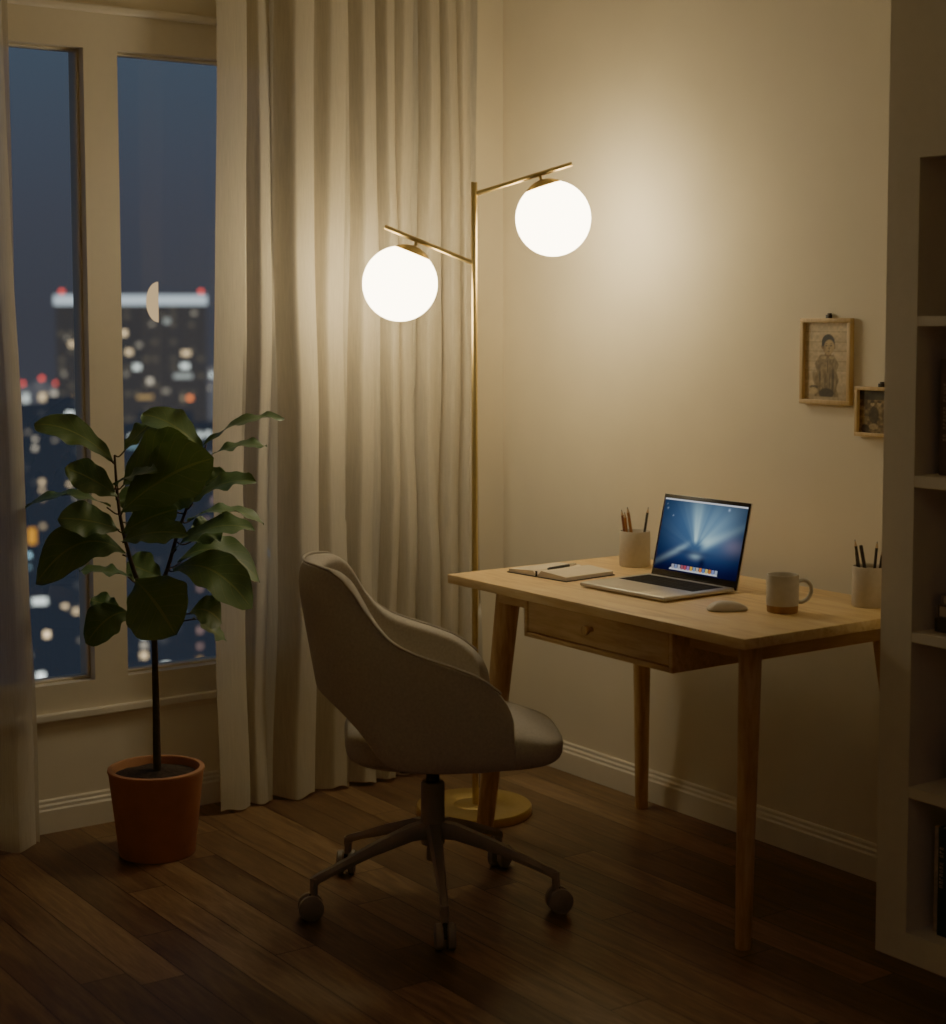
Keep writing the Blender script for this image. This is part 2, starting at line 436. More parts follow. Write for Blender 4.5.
# ------------------------------------------------------------------ curtains
def curtain(name, y0, y1, peaks, top, hem, xmid, amp, m, flare, lean0=0, lean1=0):
    """peaks: y of every fold crest, in order; xmid(z) and amp(z) move the folds out towards the floor"""
    bm = B(); ny, nz = 420, 46
    ks = peaks
    def shape(y):
        if y <= ks[0]: c = (y - ks[0]) / (ks[1] - ks[0])
        elif y >= ks[-1]: c = len(ks) - 1 + (y - ks[-1]) / (ks[-1] - ks[-2])
        else:
            for i in range(len(ks) - 1):
                if ks[i] <= y <= ks[i + 1]: c = i + (y - ks[i]) / (ks[i + 1] - ks[i]); break
        f = c - math.floor(c); k = int(math.floor(c))
        a = 1 + .25 * math.sin(k * 2.3 + 1)
        # quick drop behind the crest, shaded rise, then a broad rounded face up to the next crest
        if f < .15: q = .80 * (.5 + .5 * math.cos(PI * f / .15))
        elif f < .52: q = .5 - .5 * math.cos(PI * (f - .15) / .37)
        else: q = 1 - .20 * ((f - .52) / .48) ** 2
        return a * q, k
    G = []
    for j in range(nz + 1):
        t = j / nz; z = hem + (top - hem) * t; row = []
        for i in range(ny + 1):
            y = y0 + (y1 - y0) * i / ny
            s, k = shape(y)
            low = (1 - t)
            wob = .008 * math.sin(3.1 * z + k * 1.7) + .006 * low * math.sin(9 * z + k)
            x = xmid + (s - .45) * amp * (.72 + .4 * low) + wob + flare * low ** 6
            yy = y + lean0 * t * (y1 - y) / (y1 - y0) + lean1 * low * (y - y0) / (y1 - y0) + .010 * low * math.sin(k * 1.9 + 2 * z) + .012 * low * (s - .5)
            zz = z
            if j == 0: zz = hem + .006 * (1 + math.sin(y * 55 + k))
            row.append(bm.verts.new((x, yy, zz)))
        G.append(row)
    grid_faces(bm, G)
    o = obj(name, bm, m, None, True, False)
    return o
pk = [-1.62, -1.268, -1.045, -.957, -.812, -.688, -.586, -.512, -.433, -.347, -.270, -.20, -.12]
cur = curtain('curtain', -1.151, -.185, pk, RZ - .03, .004, .098, .064, CURT, .0, .052, 0)
tag(cur, 'long cream linen curtain gathered beside the lamp, covering the right of the window', 'curtain')
pk2 = [-2.21, -2.06, -1.93, -1.83, -1.74]
cur2 = curtain('curtain', -2.14, -1.715, pk2, RZ - .03, .004, .112, .055, SHEER, .0, 0, .042)
tag(cur2, 'thin sheer curtain hanging at the far left edge of the window', 'curtain')
def rail(y0, y1, label):
    bm = B(); box(bm, .09, .125, y0, y1, RZ - .03, RZ, bev=.003); return tag(obj('curtain_track', bm, TRIM), label, 'curtain track')
rail(-2.2, -.12, 'cream ceiling track carrying both window curtains')

# ------------------------------------------------------------------ city outside
LT = {'W': (1.0, .74, .42), 'C': (.86, .95, .88), 'D': (.75, .66, .50), 'A': (.9, .55, .2), 'R': (1.0, .22, .07), 'B': (.45, .80, .95), 'P': (.75, .45, .40), 'O': (.85, .34, .05)}
CITY = {
    'tower': (-149.98,64.70,14.63,2.77,-0.414,[(-0.74,0.02,0.89,0.89,'W',1.00),(-0.29,-1.86,0.99,0.89,'W',0.80),(0.46,-3.35,1.18,0.89,'C',0.80),(0.70,-1.17,0.79,0.69,'D',0.50),(1.71,-4.74,0.89,0.89,'D',0.70),(3.46,1.18,0.99,0.79,'C',0.50),(5.28,-2.00,1.38,0.79,'W',0.80),(5.16,-3.29,1.38,0.79,'C',0.90),(4.95,-4.28,2.96,0.69,'C',0.55),(1.19,-6.33,2.56,0.59,'A',0.55),(5.60,-6.48,0.79,0.79,'R',1.20),(4.91,-6.47,0.49,0.59,'W',0.50),(-5.77,-1.04,0.89,0.89,'W',0.70),(-6.23,-0.45,0.59,0.59,'D',0.40),(-0.62,-4.03,0.69,0.69,'D',0.40),(-6.59,-3.97,0.59,0.79,'D',0.40),(3.26,-5.75,1.18,0.69,'D',0.40),(6.12,1.97,0.79,0.59,'D',0.50),(2.00,0.89,0.79,0.59,'D',0.40),(-5.68,-6.25,0.59,0.79,'A',0.70),]),
    'slimA': (-260.00,93.72,3.63,-9.48,-0.352,[(0.66,-11.45,1.63,2.44,'C',0.60),(-0.29,-11.76,0.65,1.30,'D',0.60),]),
    'slimB': (-250.00,93.16,1.99,-8.36,-0.362,[(0.33,-10.89,1.89,1.89,'W',0.70),]),
    'slimC': (-240.00,91.65,2.08,-8.79,-0.370,[(-0.17,-10.01,1.37,1.37,'D',0.70),]),
    'side': (-200.00,99.46,3.22,-5.28,-0.466,[(-1.09,-6.21,0.81,1.08,'C',0.90),(-1.38,-7.97,0.54,0.54,'D',0.60),]),
    'midL': (-109.98,40.43,10.37,-4.96,-0.364,[(1.67,-5.35,0.85,0.57,'C',1.10),(-0.07,-5.89,0.57,0.36,'D',0.50),(-0.79,-7.09,0.43,0.43,'D',0.60),(-0.80,-7.73,0.50,0.50,'D',0.60),(-0.37,-10.17,0.50,0.50,'W',0.80),(-0.38,-10.75,0.50,0.36,'W',0.60),(1.57,-10.37,0.64,0.36,'W',0.60),(1.97,-11.32,0.57,0.28,'D',0.50),(-0.33,-11.47,0.50,0.43,'W',0.40),(-1.26,-6.58,0.43,0.43,'D',0.30),(0.59,-7.19,0.57,0.36,'D',0.35),]),
    'midR': (-99.99,46.03,7.74,-6.01,-0.441,[(1.42,-6.51,0.48,0.61,'C',0.80),(1.96,-6.45,0.55,0.61,'C',0.70),(-3.15,-6.52,0.68,0.34,'C',0.70),(-3.09,-7.20,1.36,0.41,'B',0.40),(0.55,-6.30,0.41,0.41,'D',0.40),(2.08,-7.90,0.55,0.41,'D',0.40),(2.31,-11.00,0.41,0.55,'P',0.50),(2.33,-14.12,0.34,0.48,'B',0.60),(1.81,-12.37,0.34,0.41,'P',0.40),]),
    'lowL': (-71.99,25.10,5.62,-7.71,-0.355,[(-0.00,-8.85,0.62,1.24,'O',0.60),(0.51,-8.39,0.38,0.33,'W',0.50),(-0.16,-9.76,0.29,0.29,'B',1.00),(-0.17,-10.33,0.24,0.24,'B',0.50),(0.30,-11.99,1.14,0.52,'C',0.90),(1.46,-12.33,0.43,0.43,'W',0.90),(1.97,-12.55,0.38,0.43,'W',0.70),(2.13,-13.97,0.29,0.24,'D',0.30),(2.32,-8.98,0.29,0.48,'D',0.30),]),
    'lowR': (-65.99,30.67,6.21,-10.71,-0.449,[(-2.38,-13.23,0.47,0.37,'C',0.90),(-2.38,-13.70,0.42,0.33,'D',0.60),(-2.39,-14.17,0.47,0.42,'W',0.90),(-1.39,-14.67,0.56,0.37,'C',0.90),(0.23,-11.09,0.33,0.37,'P',0.40),(0.20,-13.07,0.37,0.37,'P',0.50),(0.19,-13.83,0.37,0.33,'P',0.40),(0.18,-14.44,0.37,0.28,'A',0.50),(-0.57,-12.11,0.28,0.28,'B',0.30),(-1.63,-12.07,0.28,0.28,'B',0.25),]),
    'beyond': (-89.99,49.20,6.87,-8.33,-0.507,[(-1.72,-8.96,0.39,0.52,'D',0.60),(-1.54,-10.26,0.39,0.39,'D',0.50),(-1.39,-13.71,0.52,0.52,'B',1.20),(-0.89,-15.80,0.39,0.45,'D',0.60),(-0.91,-17.11,0.45,0.39,'W',0.60),(-0.22,-19.56,0.58,0.52,'P',0.60),(-1.96,-18.40,0.39,0.39,'D',0.40),]),
    'lowF': (-60.00,20.28,3.50,-10.85,-0.350,[(0.84,-11.22,0.36,0.40,'W',1.40),(0.57,-12.92,0.52,0.48,'C',1.30),(0.16,-12.04,0.24,0.24,'D',0.40),]),
}
CNAME = {
    'tower': ('office_tower', 'broad dark office tower with a lit white band along its roofline', 'tower'),
    'slimA': ('high_rise', 'distant slim high-rise nearest the left curtain, red light on its roof', 'building'),
    'slimB': ('high_rise', 'distant slim high-rise between two others left of the broad tower', 'building'),
    'slimC': ('high_rise', 'distant slim high-rise right beside the broad tower, on its left', 'building'),
    'side': ('high_rise', 'pale-lit distant block at the curtain edge, right of the broad tower', 'building'),
    'midL': ('apartment_block', 'dark blue block seen through the left pane below the broad tower', 'building'),
    'midR': ('apartment_block', 'dark block seen through the right pane just below the broad tower', 'building'),
    'lowL': ('apartment_block', 'near block behind the left pane with a glowing orange panel', 'building'),
    'lowR': ('apartment_block', 'low block at the foot of the right pane with stacked warm windows', 'building'),
    'beyond': ('apartment_block', 'dark block glimpsed faintly through the long cream curtain', 'building'),
    'lowF': ('apartment_block', 'lowest block in the left pane with two brilliant white lights', 'building'),
}
FB = facade_mat('facade_tower', (.020, .019, .020), (.055, .048, .036), .22, .9, .85)
FW = facade_mat('facade_navy', (.0085, .011, .017), (.026, .028, .032), .14, .6, .55)
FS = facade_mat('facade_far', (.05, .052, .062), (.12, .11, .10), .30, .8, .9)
lamp_mats = {}
for key, (X, yc, w, zt, rz, wins) in CITY.items():
    nm, lab, cat = CNAME[key]
    dep = {'tower': 12, 'lowF': 4, 'lowL': 5, 'lowR': 5, 'midR': 8, 'midL': 9}.get(key, 4)
    t = thing(nm, lab, cat, (X, yc, -60), rz)
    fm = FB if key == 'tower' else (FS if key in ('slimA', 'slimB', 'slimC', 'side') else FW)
    bm = B(); box(bm, -dep, 0, -w / 2, w / 2, 0, zt + 60)
    if key == 'midR': box(bm, -dep + 1, -2, -w / 2 + 1, 1, zt + 60, zt + 60.8)
    if key == 'midL': box(bm, -dep + 1, -2, 0, w / 2 - 1, zt + 60, zt + 60.6)
    obj('wall', bm, fm, t, False)
    for (wy, wz, ww, wh, c, st) in wins:
        k = (c, st)
        if k not in lamp_mats: lamp_mats[k] = emit('city_light', LT[c], (st if st > .55 else st * .6) * 1.0)
        ww *= .60; wh *= .60
        bm = B(); box(bm, 0, .12, wy - ww / 2, wy + ww / 2, wz + 60 - wh / 2, wz + 60 + wh / 2)
        obj('lit_panel' if ww > 1.0 or c == 'O' else 'lit_window', bm, lamp_mats[k], t, False)
    rr = random.Random(len(key) * 7 + int(w * 10)); DIM = lamp_mats.setdefault('dim', emit('city_light_dim', (.62, .50, .34), .13)); DIM2 = lamp_mats.setdefault('dim2', emit('city_light_cool', (.42, .50, .55), .11))
    for _ in range(46 if key == 'tower' else 26):
        if key in ('slimA', 'slimB', 'slimC', 'side'): break
        sz = 80 / 1674 / 20 * -X * .12 * rr.uniform(.6, 1.5)
        wy = rr.uniform(-w / 2 + 1, w / 2 - 1) if key == 'tower' else rr.uniform(-w * .48, w * .48); wz = zt - rr.uniform(.6, 15 if key == 'tower' else -X * .13)
        bm = B(); box(bm, 0, .08, wy - sz * .6, wy + sz * .6, wz + 60 - sz / 2, wz + 60 + sz / 2)
        obj('lit_window', bm, DIM if rr.random() < .65 else DIM2, t, False)
    RED = lamp_mats.setdefault('red', emit('beacon_red', (1, .08, .06), 1.3))
    if key == 'tower':
        bm = B(); box(bm, -dep, .3, -w / 2 - .1, w / 2 + .1, zt + 60 + .02, zt + 60.98); obj('roof_band', bm, emit('roof_band_light', (.62, .72, .78), .62), t, False)
        for yy in (-6.65, 6.85):
            bm = B(); bmesh.ops.create_icosphere(bm, subdivisions=2, radius=.24, matrix=Matrix.Translation((-.2, yy, zt + 61.32)))
            o = obj('beacon', bm, RED, t)
    elif key in ('slimA', 'slimB', 'slimC'):
        bm = B(); bmesh.ops.create_icosphere(bm, subdivisions=2, radius=.36, matrix=Matrix.Translation((-.5, .2, zt + 60.4)))
        obj('beacon', bm, RED, t)
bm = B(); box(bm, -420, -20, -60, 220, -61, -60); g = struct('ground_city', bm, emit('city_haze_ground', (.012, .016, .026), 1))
g.name = 'ground'

# world: dusky night sky
w = bpy.data.worlds.new('night_sky'); bpy.context.scene.world = w; w.use_nodes = True
nt = w.node_tree; nt.nodes.clear()
out = N(nt, 'ShaderNodeOutputWorld'); bg = N(nt, 'ShaderNodeBackground')
tc = N(nt, 'ShaderNodeTexCoord'); sp = N(nt, 'ShaderNodeSeparateXYZ'); nt.links.new(tc.outputs['Generated'], sp.inputs[0])
rp = ramp(nt, [(0, (.040, .043, .058)), (.06, (.044, .050, .072)), (.17, (.048, .072, .112)), (1, (.02, .03, .05))])
nt.links.new(sp.outputs[2], rp.inputs[0]); nt.links.new(rp.outputs[0], bg.inputs[0]); bg.inputs[1].default_value = .58
nt.links.new(bg.outputs[0], out.inputs[0])

# ------------------------------------------------------------------ floor lamp
RZL = math.radians(55.3)
lamp = thing('floor_lamp', 'tall brass floor lamp with two glowing white globes on slanted arms', 'lamp', (.5456, -.5099, 0), RZL)
bm = B(); lathe(bm, [(0, 0), (.168, 0), (.170, .004), (.170, .022), (.167, .026), (.062, .027), (.060, .0255), (.058, .027), (.012, .027), (0, .027)], 72); obj('base', bm, BRASS, lamp)
bm = B(); lathe(bm, [(0, .026), (.0092, .026), (.0092, 1.838), (.008, 1.8395), (0, 1.8395)], 20, cx=.0045); obj('pole', bm, BRASS, lamp)
def globe(side, p0, p1, gc, capdir):
    # x = lateral in the lamp's own plane
    bm = B(); tube(bm, [p0, p1], .0068, 16); arm = obj('arm', bm, BRASS, lamp)
    c = Vector(gc); d = Vector(capdir).normalized(); r = .1080
    q = Vector((0, 0, 1)).rotation_difference(d).to_matrix().to_4x4()
    M = Matrix.Translation(c) @ q
    a0 = math.radians(30)
    prof = [(r * 1.012 * math.sin(a0 * k / 8), r * 1.012 * math.cos(a0 * k / 8) + .007 * math.cos(PI / 2 * k / 8)) for k in range(8, -1, -1)]
    prof = [(prof[0][0] - .002, prof[0][1] - .002)] + prof
    bm = B(); lathe(bm, prof, 40, M=M); obj('globe_cap', bm, BRASS, lamp)
    bm = B(); tube(bm, [c + d * r, c + d * (r + .030)], .0048, 12); obj('globe_stem', bm, BRASS, lamp)
    bm = B(); bmesh.ops.create_uvsphere(bm, u_segments=48, v_segments=28, radius=r, matrix=Matrix.Translation(c)); obj('globe_shade', bm, GLOBE, lamp, True, False)
# arms in the lamp plane
globe(1, (.0, 0, 1.8035), (.284, 0, 1.8900), (.2307, 0, 1.7355), (-.305, 0, .952))
globe(-1, (0, 0, 1.6095), (-.2525, 0, 1.7130), (-.2096, 0, 1.5507), (.375, 0, .927))

# ------------------------------------------------------------------ desk
ox, oy = 1.30, -.405
desk = thing('desk', 'light oak writing desk with one drawer and tapered splayed legs', 'desk', (ox, oy, 0))
DX0, DX1, DY0, DY1 = .7237 - ox, 1.8752 - ox, -.7246 - oy, -.0857 - oy
bm = B(); box(bm, DX0, DX1, DY0, DY1, .725, .750, bev=.003); obj('tabletop', bm, OAK, desk)
def leg(top, foot, rt, rf):
    bm = B(); a = Vector(top); b = Vector(foot); pts = [b, b + Vector((0, 0, .006))] + [b + (a - b) * t for t in (.25, .5, .75, 1)]
    tube(bm, pts, [rf * .93, rf, rf + (rt - rf) * .25, rf + (rt - rf) * .5, rf + (rt - rf) * .78, rt], 24)
    for v in bm.verts:
        if v.co.z < .004 : v.co.z = 0.0
        if v.co.z > .70: v.co.z = .7255
    obj('leg', bm, OAKZ, desk)
leg((.824 - ox, -.585 - oy, .725), (.740 - ox, -.613 - oy, 0), .035, .024)
leg((1.796 - ox, -.628 - oy, .725), (1.771 - ox, -.617 - oy, 0), .0265, .0185)
leg((.850 - ox, -.128 - oy, .725), (.794 - ox, -.076 - oy, 0), .029, .019)
leg((1.735 - ox, -.125 - oy, .725), (1.832 - ox, -.083 - oy, 0), .029, .019)
bm = B(); box(bm, .846 - ox, 1.79 - ox, -.640 - oy, -.618 - oy, .680, .7255, bev=.002); obj('front_rail', bm, OAKD, desk)
bm = B(); box(bm, .862 - ox, 1.73 - ox, -.150 - oy, -.130 - oy, .676, .7255, bev=.002); obj('back_rail', bm, OAKD, desk)
bm = B(); box(bm, 1.765 - ox, 1.787 - ox, -.615 - oy, -.135 - oy, .672, .7255, bev=.002); obj('side_rail', bm, OAKY, desk)
bm = B(); box(bm, .826 - ox, .848 - ox, -.615 - oy, -.135 - oy, .676, .7255, bev=.002); obj('side_rail', bm, OAKY, desk)
bx0, bx1, by0, by1, bz0, bz1 = 1.0335 - ox, 1.6075 - ox, -.6936 - oy, -.20 - oy, .6225, .7255
bm = B(); e = .013
box(bm, bx0, bx0 + e, by0, by1, bz0, bz1, bev=.0015); box(bm, bx1 - e, bx1, by0, by1, bz0, bz1, bev=.0015)
box(bm, bx0 + e, bx1 - e, by0, by1, bz0, bz0 + e, bev=.0015); box(bm, bx0 + e, bx1 - e, by1 - e, by1, bz0 + e, bz1)
obj('drawer_case', bm, OAKD, desk)
bm = B(); box(bm, bx0 + e, bx1 - e, by0 + .03, by0 + .035, bz0 + e, bz1); obj('drawer_recess', bm, DGAP, desk, False)
bm = B(); box(bm, bx0 + e + .003, bx1 - e - .003, by0 + .002, by0 + .022, bz0 + e + .003, bz1 - .002, bev=.0015); dr = obj('drawer', bm, OAKD, desk)
bm = B(); M = Matrix.Translation((1.309 - ox, by0 + .002, .6815)) @ Matrix.Rotation(PI / 2, 4, 'X')
lathe(bm, [(0, 0), (.007, 0), (.006, .010), (.011, .014), (.0130, .020), (.0115, .026), (0, .028)], 24, M=M); obj('knob', bm, OAKZ, dr)

DT = .750
# ------------------------------------------------------------------ laptop
lap = thing('laptop', 'open silver laptop with a glowing blue desktop screen on the oak desk', 'laptop', (1.2610, -.4310, DT), math.radians(2.0))
lw, ld = .1590, .1310
bm = B(); box(bm, -lw, lw, -ld, ld - .014, .003, .0135, bev=.004, seg=3)
obj('base', bm, ALU, lap)
for sx in (-1, 1):
    for sy in (-1, 1):
        bm = B(); lathe(bm, [(0, 0), (.007, 0), (.007, .0035), (0, .0035)], 12, sx * (lw - .025), sy * (ld - .035)); obj('rubber_foot', bm, BLACK, lap)

bm = B(); box(bm, -lw + .022, lw - .022, -.012, ld - .034, .0134, .0139)
for r_ in range(6):
    n = 14
    for k in range(n):
        kw = (2 * lw - .052) / n; x = -lw + .026 + kw * k; y = -.009 + r_ * .0170
        if r_ == 0 and 4 <= k <= 8:
            if k == 4: box(bm, x + .001, x + kw * 5 - .001, y + .001, y + .0157, .0138, .0148)
            continue
        box(bm, x + .001, x + kw - .001, y + .001, y + .0157 * (.6 if r_ == 5 else 1), .0138, .0148)
obj('keyboard', bm, KEYS, lap, False)
bm = B(); box(bm, -.055, .055, -ld + .012, -.024, .0133, .0138); obj('trackpad', bm, ALU, lap, False)
# lid: local frame  u across, v up the lid, n out of the screen
hy, hz = ld - .0075, .0035
tilt = math.radians(13.2)
LH = .2290
def lidp(u, v, n=0): return Vector((u, hy + v * math.sin(tilt) - n * math.cos(tilt), hz + v * math.cos(tilt) + n * math.sin(tilt)))
bm = B(); vs = box(bm, -lw, lw, 0, LH, -.0045, 0, bev=.002)
for v in bm.verts: v.co = lidp(v.co.x, v.co.y, v.co.z)
lid = obj('lid', bm, ALU, lap)
bm = B(); box(bm, -lw + .001, lw - .001, .001, LH - .001, -.0005, .0008, bev=.0003)
for v in bm.verts: v.co = lidp(v.co.x, v.co.y, v.co.z)
obj('bezel', bm, BLACK, lid)
bm = B(); tube(bm, [(-lw + .03, hy - .0045, .0085), (lw - .03, hy - .0045, .0085)], .0035, 12); obj('hinge', bm, BLACK, lap)
SW = lw - .0075; SV0, SV1 = .0245, LH - .0115
def aurora(u, v):
    du, dv = (u - .46) * 1.45, (v - .36)
    ang = math.atan2(du, dv + .02); rad = math.hypot(du, dv)
    base = mixc(s2l((16, 40, 104)), s2l((40, 88, 140)), sstep(0, .75, v))
    base = mixc(base, s2l((70, 120, 160)), .75 * math.exp(-((u - .55) / .34) ** 2) * sstep(.15, .5, v))
    base = mixc(base, s2l((12, 26, 78)), sstep(.22, .0, v) * .85)
    base = mixc(base, s2l((22, 42, 110)), sstep(.70, 1.0, abs(u - .5) * 1.6) * .6)
    st = vnoise(ang * 5.5 + 9, rad * .8) * .6 + vnoise(ang * 13 + 3, rad * .6) * .4
    up = sstep(-1.7, -.1, -abs(ang))
    beam = max(0, st - .30) * 2.0 * up * math.exp(-rad * 1.55) * sstep(.0, .10, rad)
    main = math.exp(-((ang + .06 + .05 * rad) / .26) ** 2) * sstep(.03, .12, rad) * math.exp(-rad * 1.4) * .95
    main += math.exp(-((ang - .85) / .26) ** 2) * sstep(.05, .2, rad) * math.exp(-rad * 1.7) * .75
    main += math.exp(-((ang - .45) / .16) ** 2) * sstep(.05, .2, rad) * math.exp(-rad * 1.9) * .5
    # low horizontal sweeps
    main += .55 * math.exp(-((dv - .10 + du * -.55 - .0) / .05) ** 2) * sstep(-.02, -.2, du) * math.exp(-abs(du + .3) * 2.5)
    main += .65 * math.exp(-((dv + .03 - du * .50) / .07) ** 2) * sstep(.05, .2, du) * math.exp(-abs(du - .22) * 2)
    main += .55 * math.exp(-(((dv + .11) / .05) ** 2 + ((du - .03) / .10) ** 2))
    c = mixc(base, s2l((176, 206, 208)), min(1, beam * .30 + main))
    c = mixc(c, s2l((170, 150, 175)), .45 * math.exp(-(((u - .92) / .14) ** 2 + ((v - .45) / .12) ** 2)))
    c = mixc(c, s2l((14, 22, 60)), .75 * math.exp(-(((u - .57) / .035) ** 2 + ((v - .16) / .07) ** 2)))
    c = mixc(c, s2l((24, 50, 100)), .5 * math.exp(-(((u - .45) / .2) ** 2 + ((v - .285) / .03) ** 2)))
    for (a, b, r_) in ((.035, .92, .005), (.05, .86, .008), (.13, .765, .006), (.79, .93, .012)):
        c = mixc(c, (.55, .7, .9), .8 * math.exp(-(((u - a) / r_) ** 2 + ((v - b) / (r_ * 1.5)) ** 2)))
    k = .30 + .70 * math.exp(-((u - .5) / .42) ** 4 - ((v - .5) / .52) ** 4)
    c = tuple((max(0, q) ** 1.40) * k for q in c)
    c = mixc(c, (sum(c) / 3,) * 3, .22)
    return c
SCRM = vcol_mat('screen_glow', .85)
picture('screen', 110, 72, lambda u, v: lidp(-SW + 2 * SW * u, SV0 + (SV1 - SV0) * v, .0012), aurora, SCRM, lid)
WHT = emit('screen_white', (.70, .72, .76), .5)
bm = B(); vs = [bm.verts.new(lidp(a, b, .0015)) for a, b in ((-SW, SV1 - .0042), (SW, SV1 - .0042), (SW, SV1), (-SW, SV1))]; bm.faces.new(vs); obj('menu_bar', bm, WHT, lid, False)
bm = B(); vs = [bm.verts.new(lidp(a, b, .0015)) for a, b in ((-.094, SV0 + .004), (.084, SV0 + .004), (.080, SV0 + .0095), (-.090, SV0 + .0095))]; bm.faces.new(vs); obj('dock', bm, WHT, lid, False)
icc = [(.5, .5, .55), (.35, .42, .6), (.55, .55, .6), (.5, .2, .25), (.6, .15, .2), (.45, .3, .55), (.75, .5, .15), (.35, .45, .6), (.6, .55, .5), (.75, .35, .15), (.25, .35, .6), (.7, .6, .3), (.65, .3, .12), (.35, .4, .65), (.5, .55, .65)]
for k, c in enumerate(icc):
    x = -.086 + k * .0114
    bm = B(); box(bm, -.0046, .0046, 0, .0115, .0002, .0006, bev=.0002)
    for v in bm.verts: v.co = lidp(v.co.x + x + .0046, v.co.y + SV0 + .0072, v.co.z + .0013)
    obj('app_icon', bm, emit('icon_colour', tuple(q ** 1.6 for q in c), .55), lid, False)

# ------------------------------------------------------------------ mouse
ms = thing('computer_mouse', 'small cream wireless mouse lying beside the laptop', 'computer mouse', (1.5878, -.5010, DT), math.radians(65))
bm = B(); G = []
for j in range(13):
    row = []
    for i in range(25):
        a = -PI + 2 * PI * i / 24; rr = math.sin(PI / 2 * j / 12)
        x = .051 * rr * math.copysign(abs(math.cos(a)) ** .8, math.cos(a)); y = .029 * rr * math.copysign(abs(math.sin(a)) ** .8, math.sin(a))
        z = .004 + .019 * max(0, 1 - rr ** 2.6) ** .75 * (1 - .18 * x / .051)
        row.append(bm.verts.new((x, y, z)))
    G.append(row)
grid_faces(bm, G); bmesh.ops.remove_doubles(bm, verts=bm.verts, dist=1e-5); bmesh.ops.recalc_face_normals(bm, faces=bm.faces)
obj('shell', bm, MOUSEP, ms, True, False)
bm = B(); lathe(bm, [(0, 0), (1, 0), (1.02, .0045), (0, .0045)], 32)
for v in bm.verts: v.co.x *= .048; v.co.y *= .027
obj('base', bm, ALU, ms)

# ------------------------------------------------------------------ mug
mg = thing('mug', 'cream glazed mug with a bare clay foot, standing right of the mouse', 'mug', (1.6790, -.4080, DT), math.radians(55))
bm = B(); R_ = .0385
lathe(bm, [(R_ * .97, .017), (R_, .022), (R_, .088), (R_ - .001, .0905), (R_ - .0035, .0905), (R_ - .0045, .088), (R_ - .0045, .012), (R_ - .010, .008), (0, .008)], 48)
obj('body', bm, CERAM, mg)
bm = B(); lathe(bm, [(0, .0), (R_ * .92, 0), (R_ * .955, .003), (R_ * .975, .0175), (R_ * .9, .018)], 48); obj('foot_band', bm, CLAY, mg)
bm = B(); hp = spline([(R_ - .003, 0, .074), (R_ + .014, 0, .0755), (R_ + .027, 0, .066), (R_ + .030, 0, .049), (R_ + .022, 0, .032), (R_ + .008, 0, .0235), (R_ - .003, 0, .0245)], 6)
tube(bm, hp, .0048, 12)
for v in bm.verts: v.co.y *= 1.5
obj('handle', bm, CERAM, mg)

# ------------------------------------------------------------------ pencil cups and pencils
def cup(loc, label, r, h):
    t = bpy.data.objects
    bm = B(); lathe(bm, [(0, 0), (r - .002, 0), (r, .003), (r, h - .003), (r - .002, h), (r - .004, h), (r - .006, h - .003), (r - .006, .008), (0, .008)], 48)
    o = obj('pencil_cup', bm, CONC); o.location = loc
    tag(o, label, 'pencil cup'); return o
c1 = (.9080, -.2060, DT); c2 = (1.7440, -.1760, DT)
cup(c1, 'round stone-grey pencil cup behind the laptop, left of its screen', .0435, .100)
cup(c2, 'round stone-grey pencil cup by the bookcase, beyond the mug', .0430, .098)
RIGHT = Vector((.569, .822, 0)); AWAY = Vector((-.822, .569, 0))
def pencil(name, cupc, x0, d0, x1, d1, ztop, m, label, group, r=.0038, tip=True):
    """x lateral and d depth offsets inside the cup at its floor (0) and at the pencil's top (1)"""
    base = Vector(cupc) + RIGHT * x0 + AWAY * d0 + Vector((0, 0, .009 + r * .3))
    top = Vector(cupc) + RIGHT * x1 + AWAY * d1 + Vector((0, 0, ztop))
    L_ = (top - base).length
    q = Vector((0, 0, 1)).rotation_difference((top - base).normalized())
    t = thing(name, label, 'pencil', base, 0, group); t.rotation_mode = 'QUATERNION'; t.rotation_quaternion = q
    cone = .016 if tip else .004
    bm = B(); lathe(bm, [(0, 0), (r, 0), (r, L_ - cone), (r * .96, L_ - cone)], 6); obj('barrel', bm, m, t, False)
    if tip:
        bm = B(); lathe(bm, [(r * .97, L_ - cone), (r * .35, L_ - .004)], 12); obj('sharpened_wood', bm, WOODT, t)
        bm = B(); lathe(bm, [(r * .36, L_ - .0042), (.0003, L_)], 12); obj('lead', bm, LEAD, t)
    else:
        bm = B(); lathe(bm, [(r * .97, L_ - cone), (r * .8, L_), (0, L_)], 12); obj('end_cap', bm, CLEAR if m is PORNG else LEAD, t)
pencil('pencil', c1, -.018, .004, -.0385, .0, .160, PRED, 'red-brown pencil leaning leftmost in the cup behind the laptop', 'pencils behind the laptop')
pencil('pencil', c1, -.012, .018, -.028, .014, .152, PORNG, 'short orange-brown pencil between two others in the cup behind the laptop', 'pencils behind the laptop')
pencil('pencil', c1, .002, -.012, -.0225, -.004, .168, PORNG, 'tallest orange-brown pencil in the cup behind the laptop', 'pencils behind the laptop', r=.0045)
pencil('pencil', c1, .016, .006, .0375, .0, .167, PBLK, 'black pencil leaning towards the laptop screen in the cup behind it', 'pencils behind the laptop')
pencil('pencil', c2, -.014, -.004, -.038, .0, .163, PBLK, 'black pencil leaning leftmost in the cup by the bookcase', 'pencils by the bookcase')
pencil('pencil', c2, -.018, .014, -.033, .010, .146, PBLK, 'short black pencil behind the two left ones in the cup by the bookcase', 'pencils by the bookcase')
pencil('pencil', c2, .0, -.014, -.0255, -.008, .150, PBLK, 'thick black pencil without a point in the cup by the bookcase', 'pencils by the bookcase', r=.0048, tip=False)
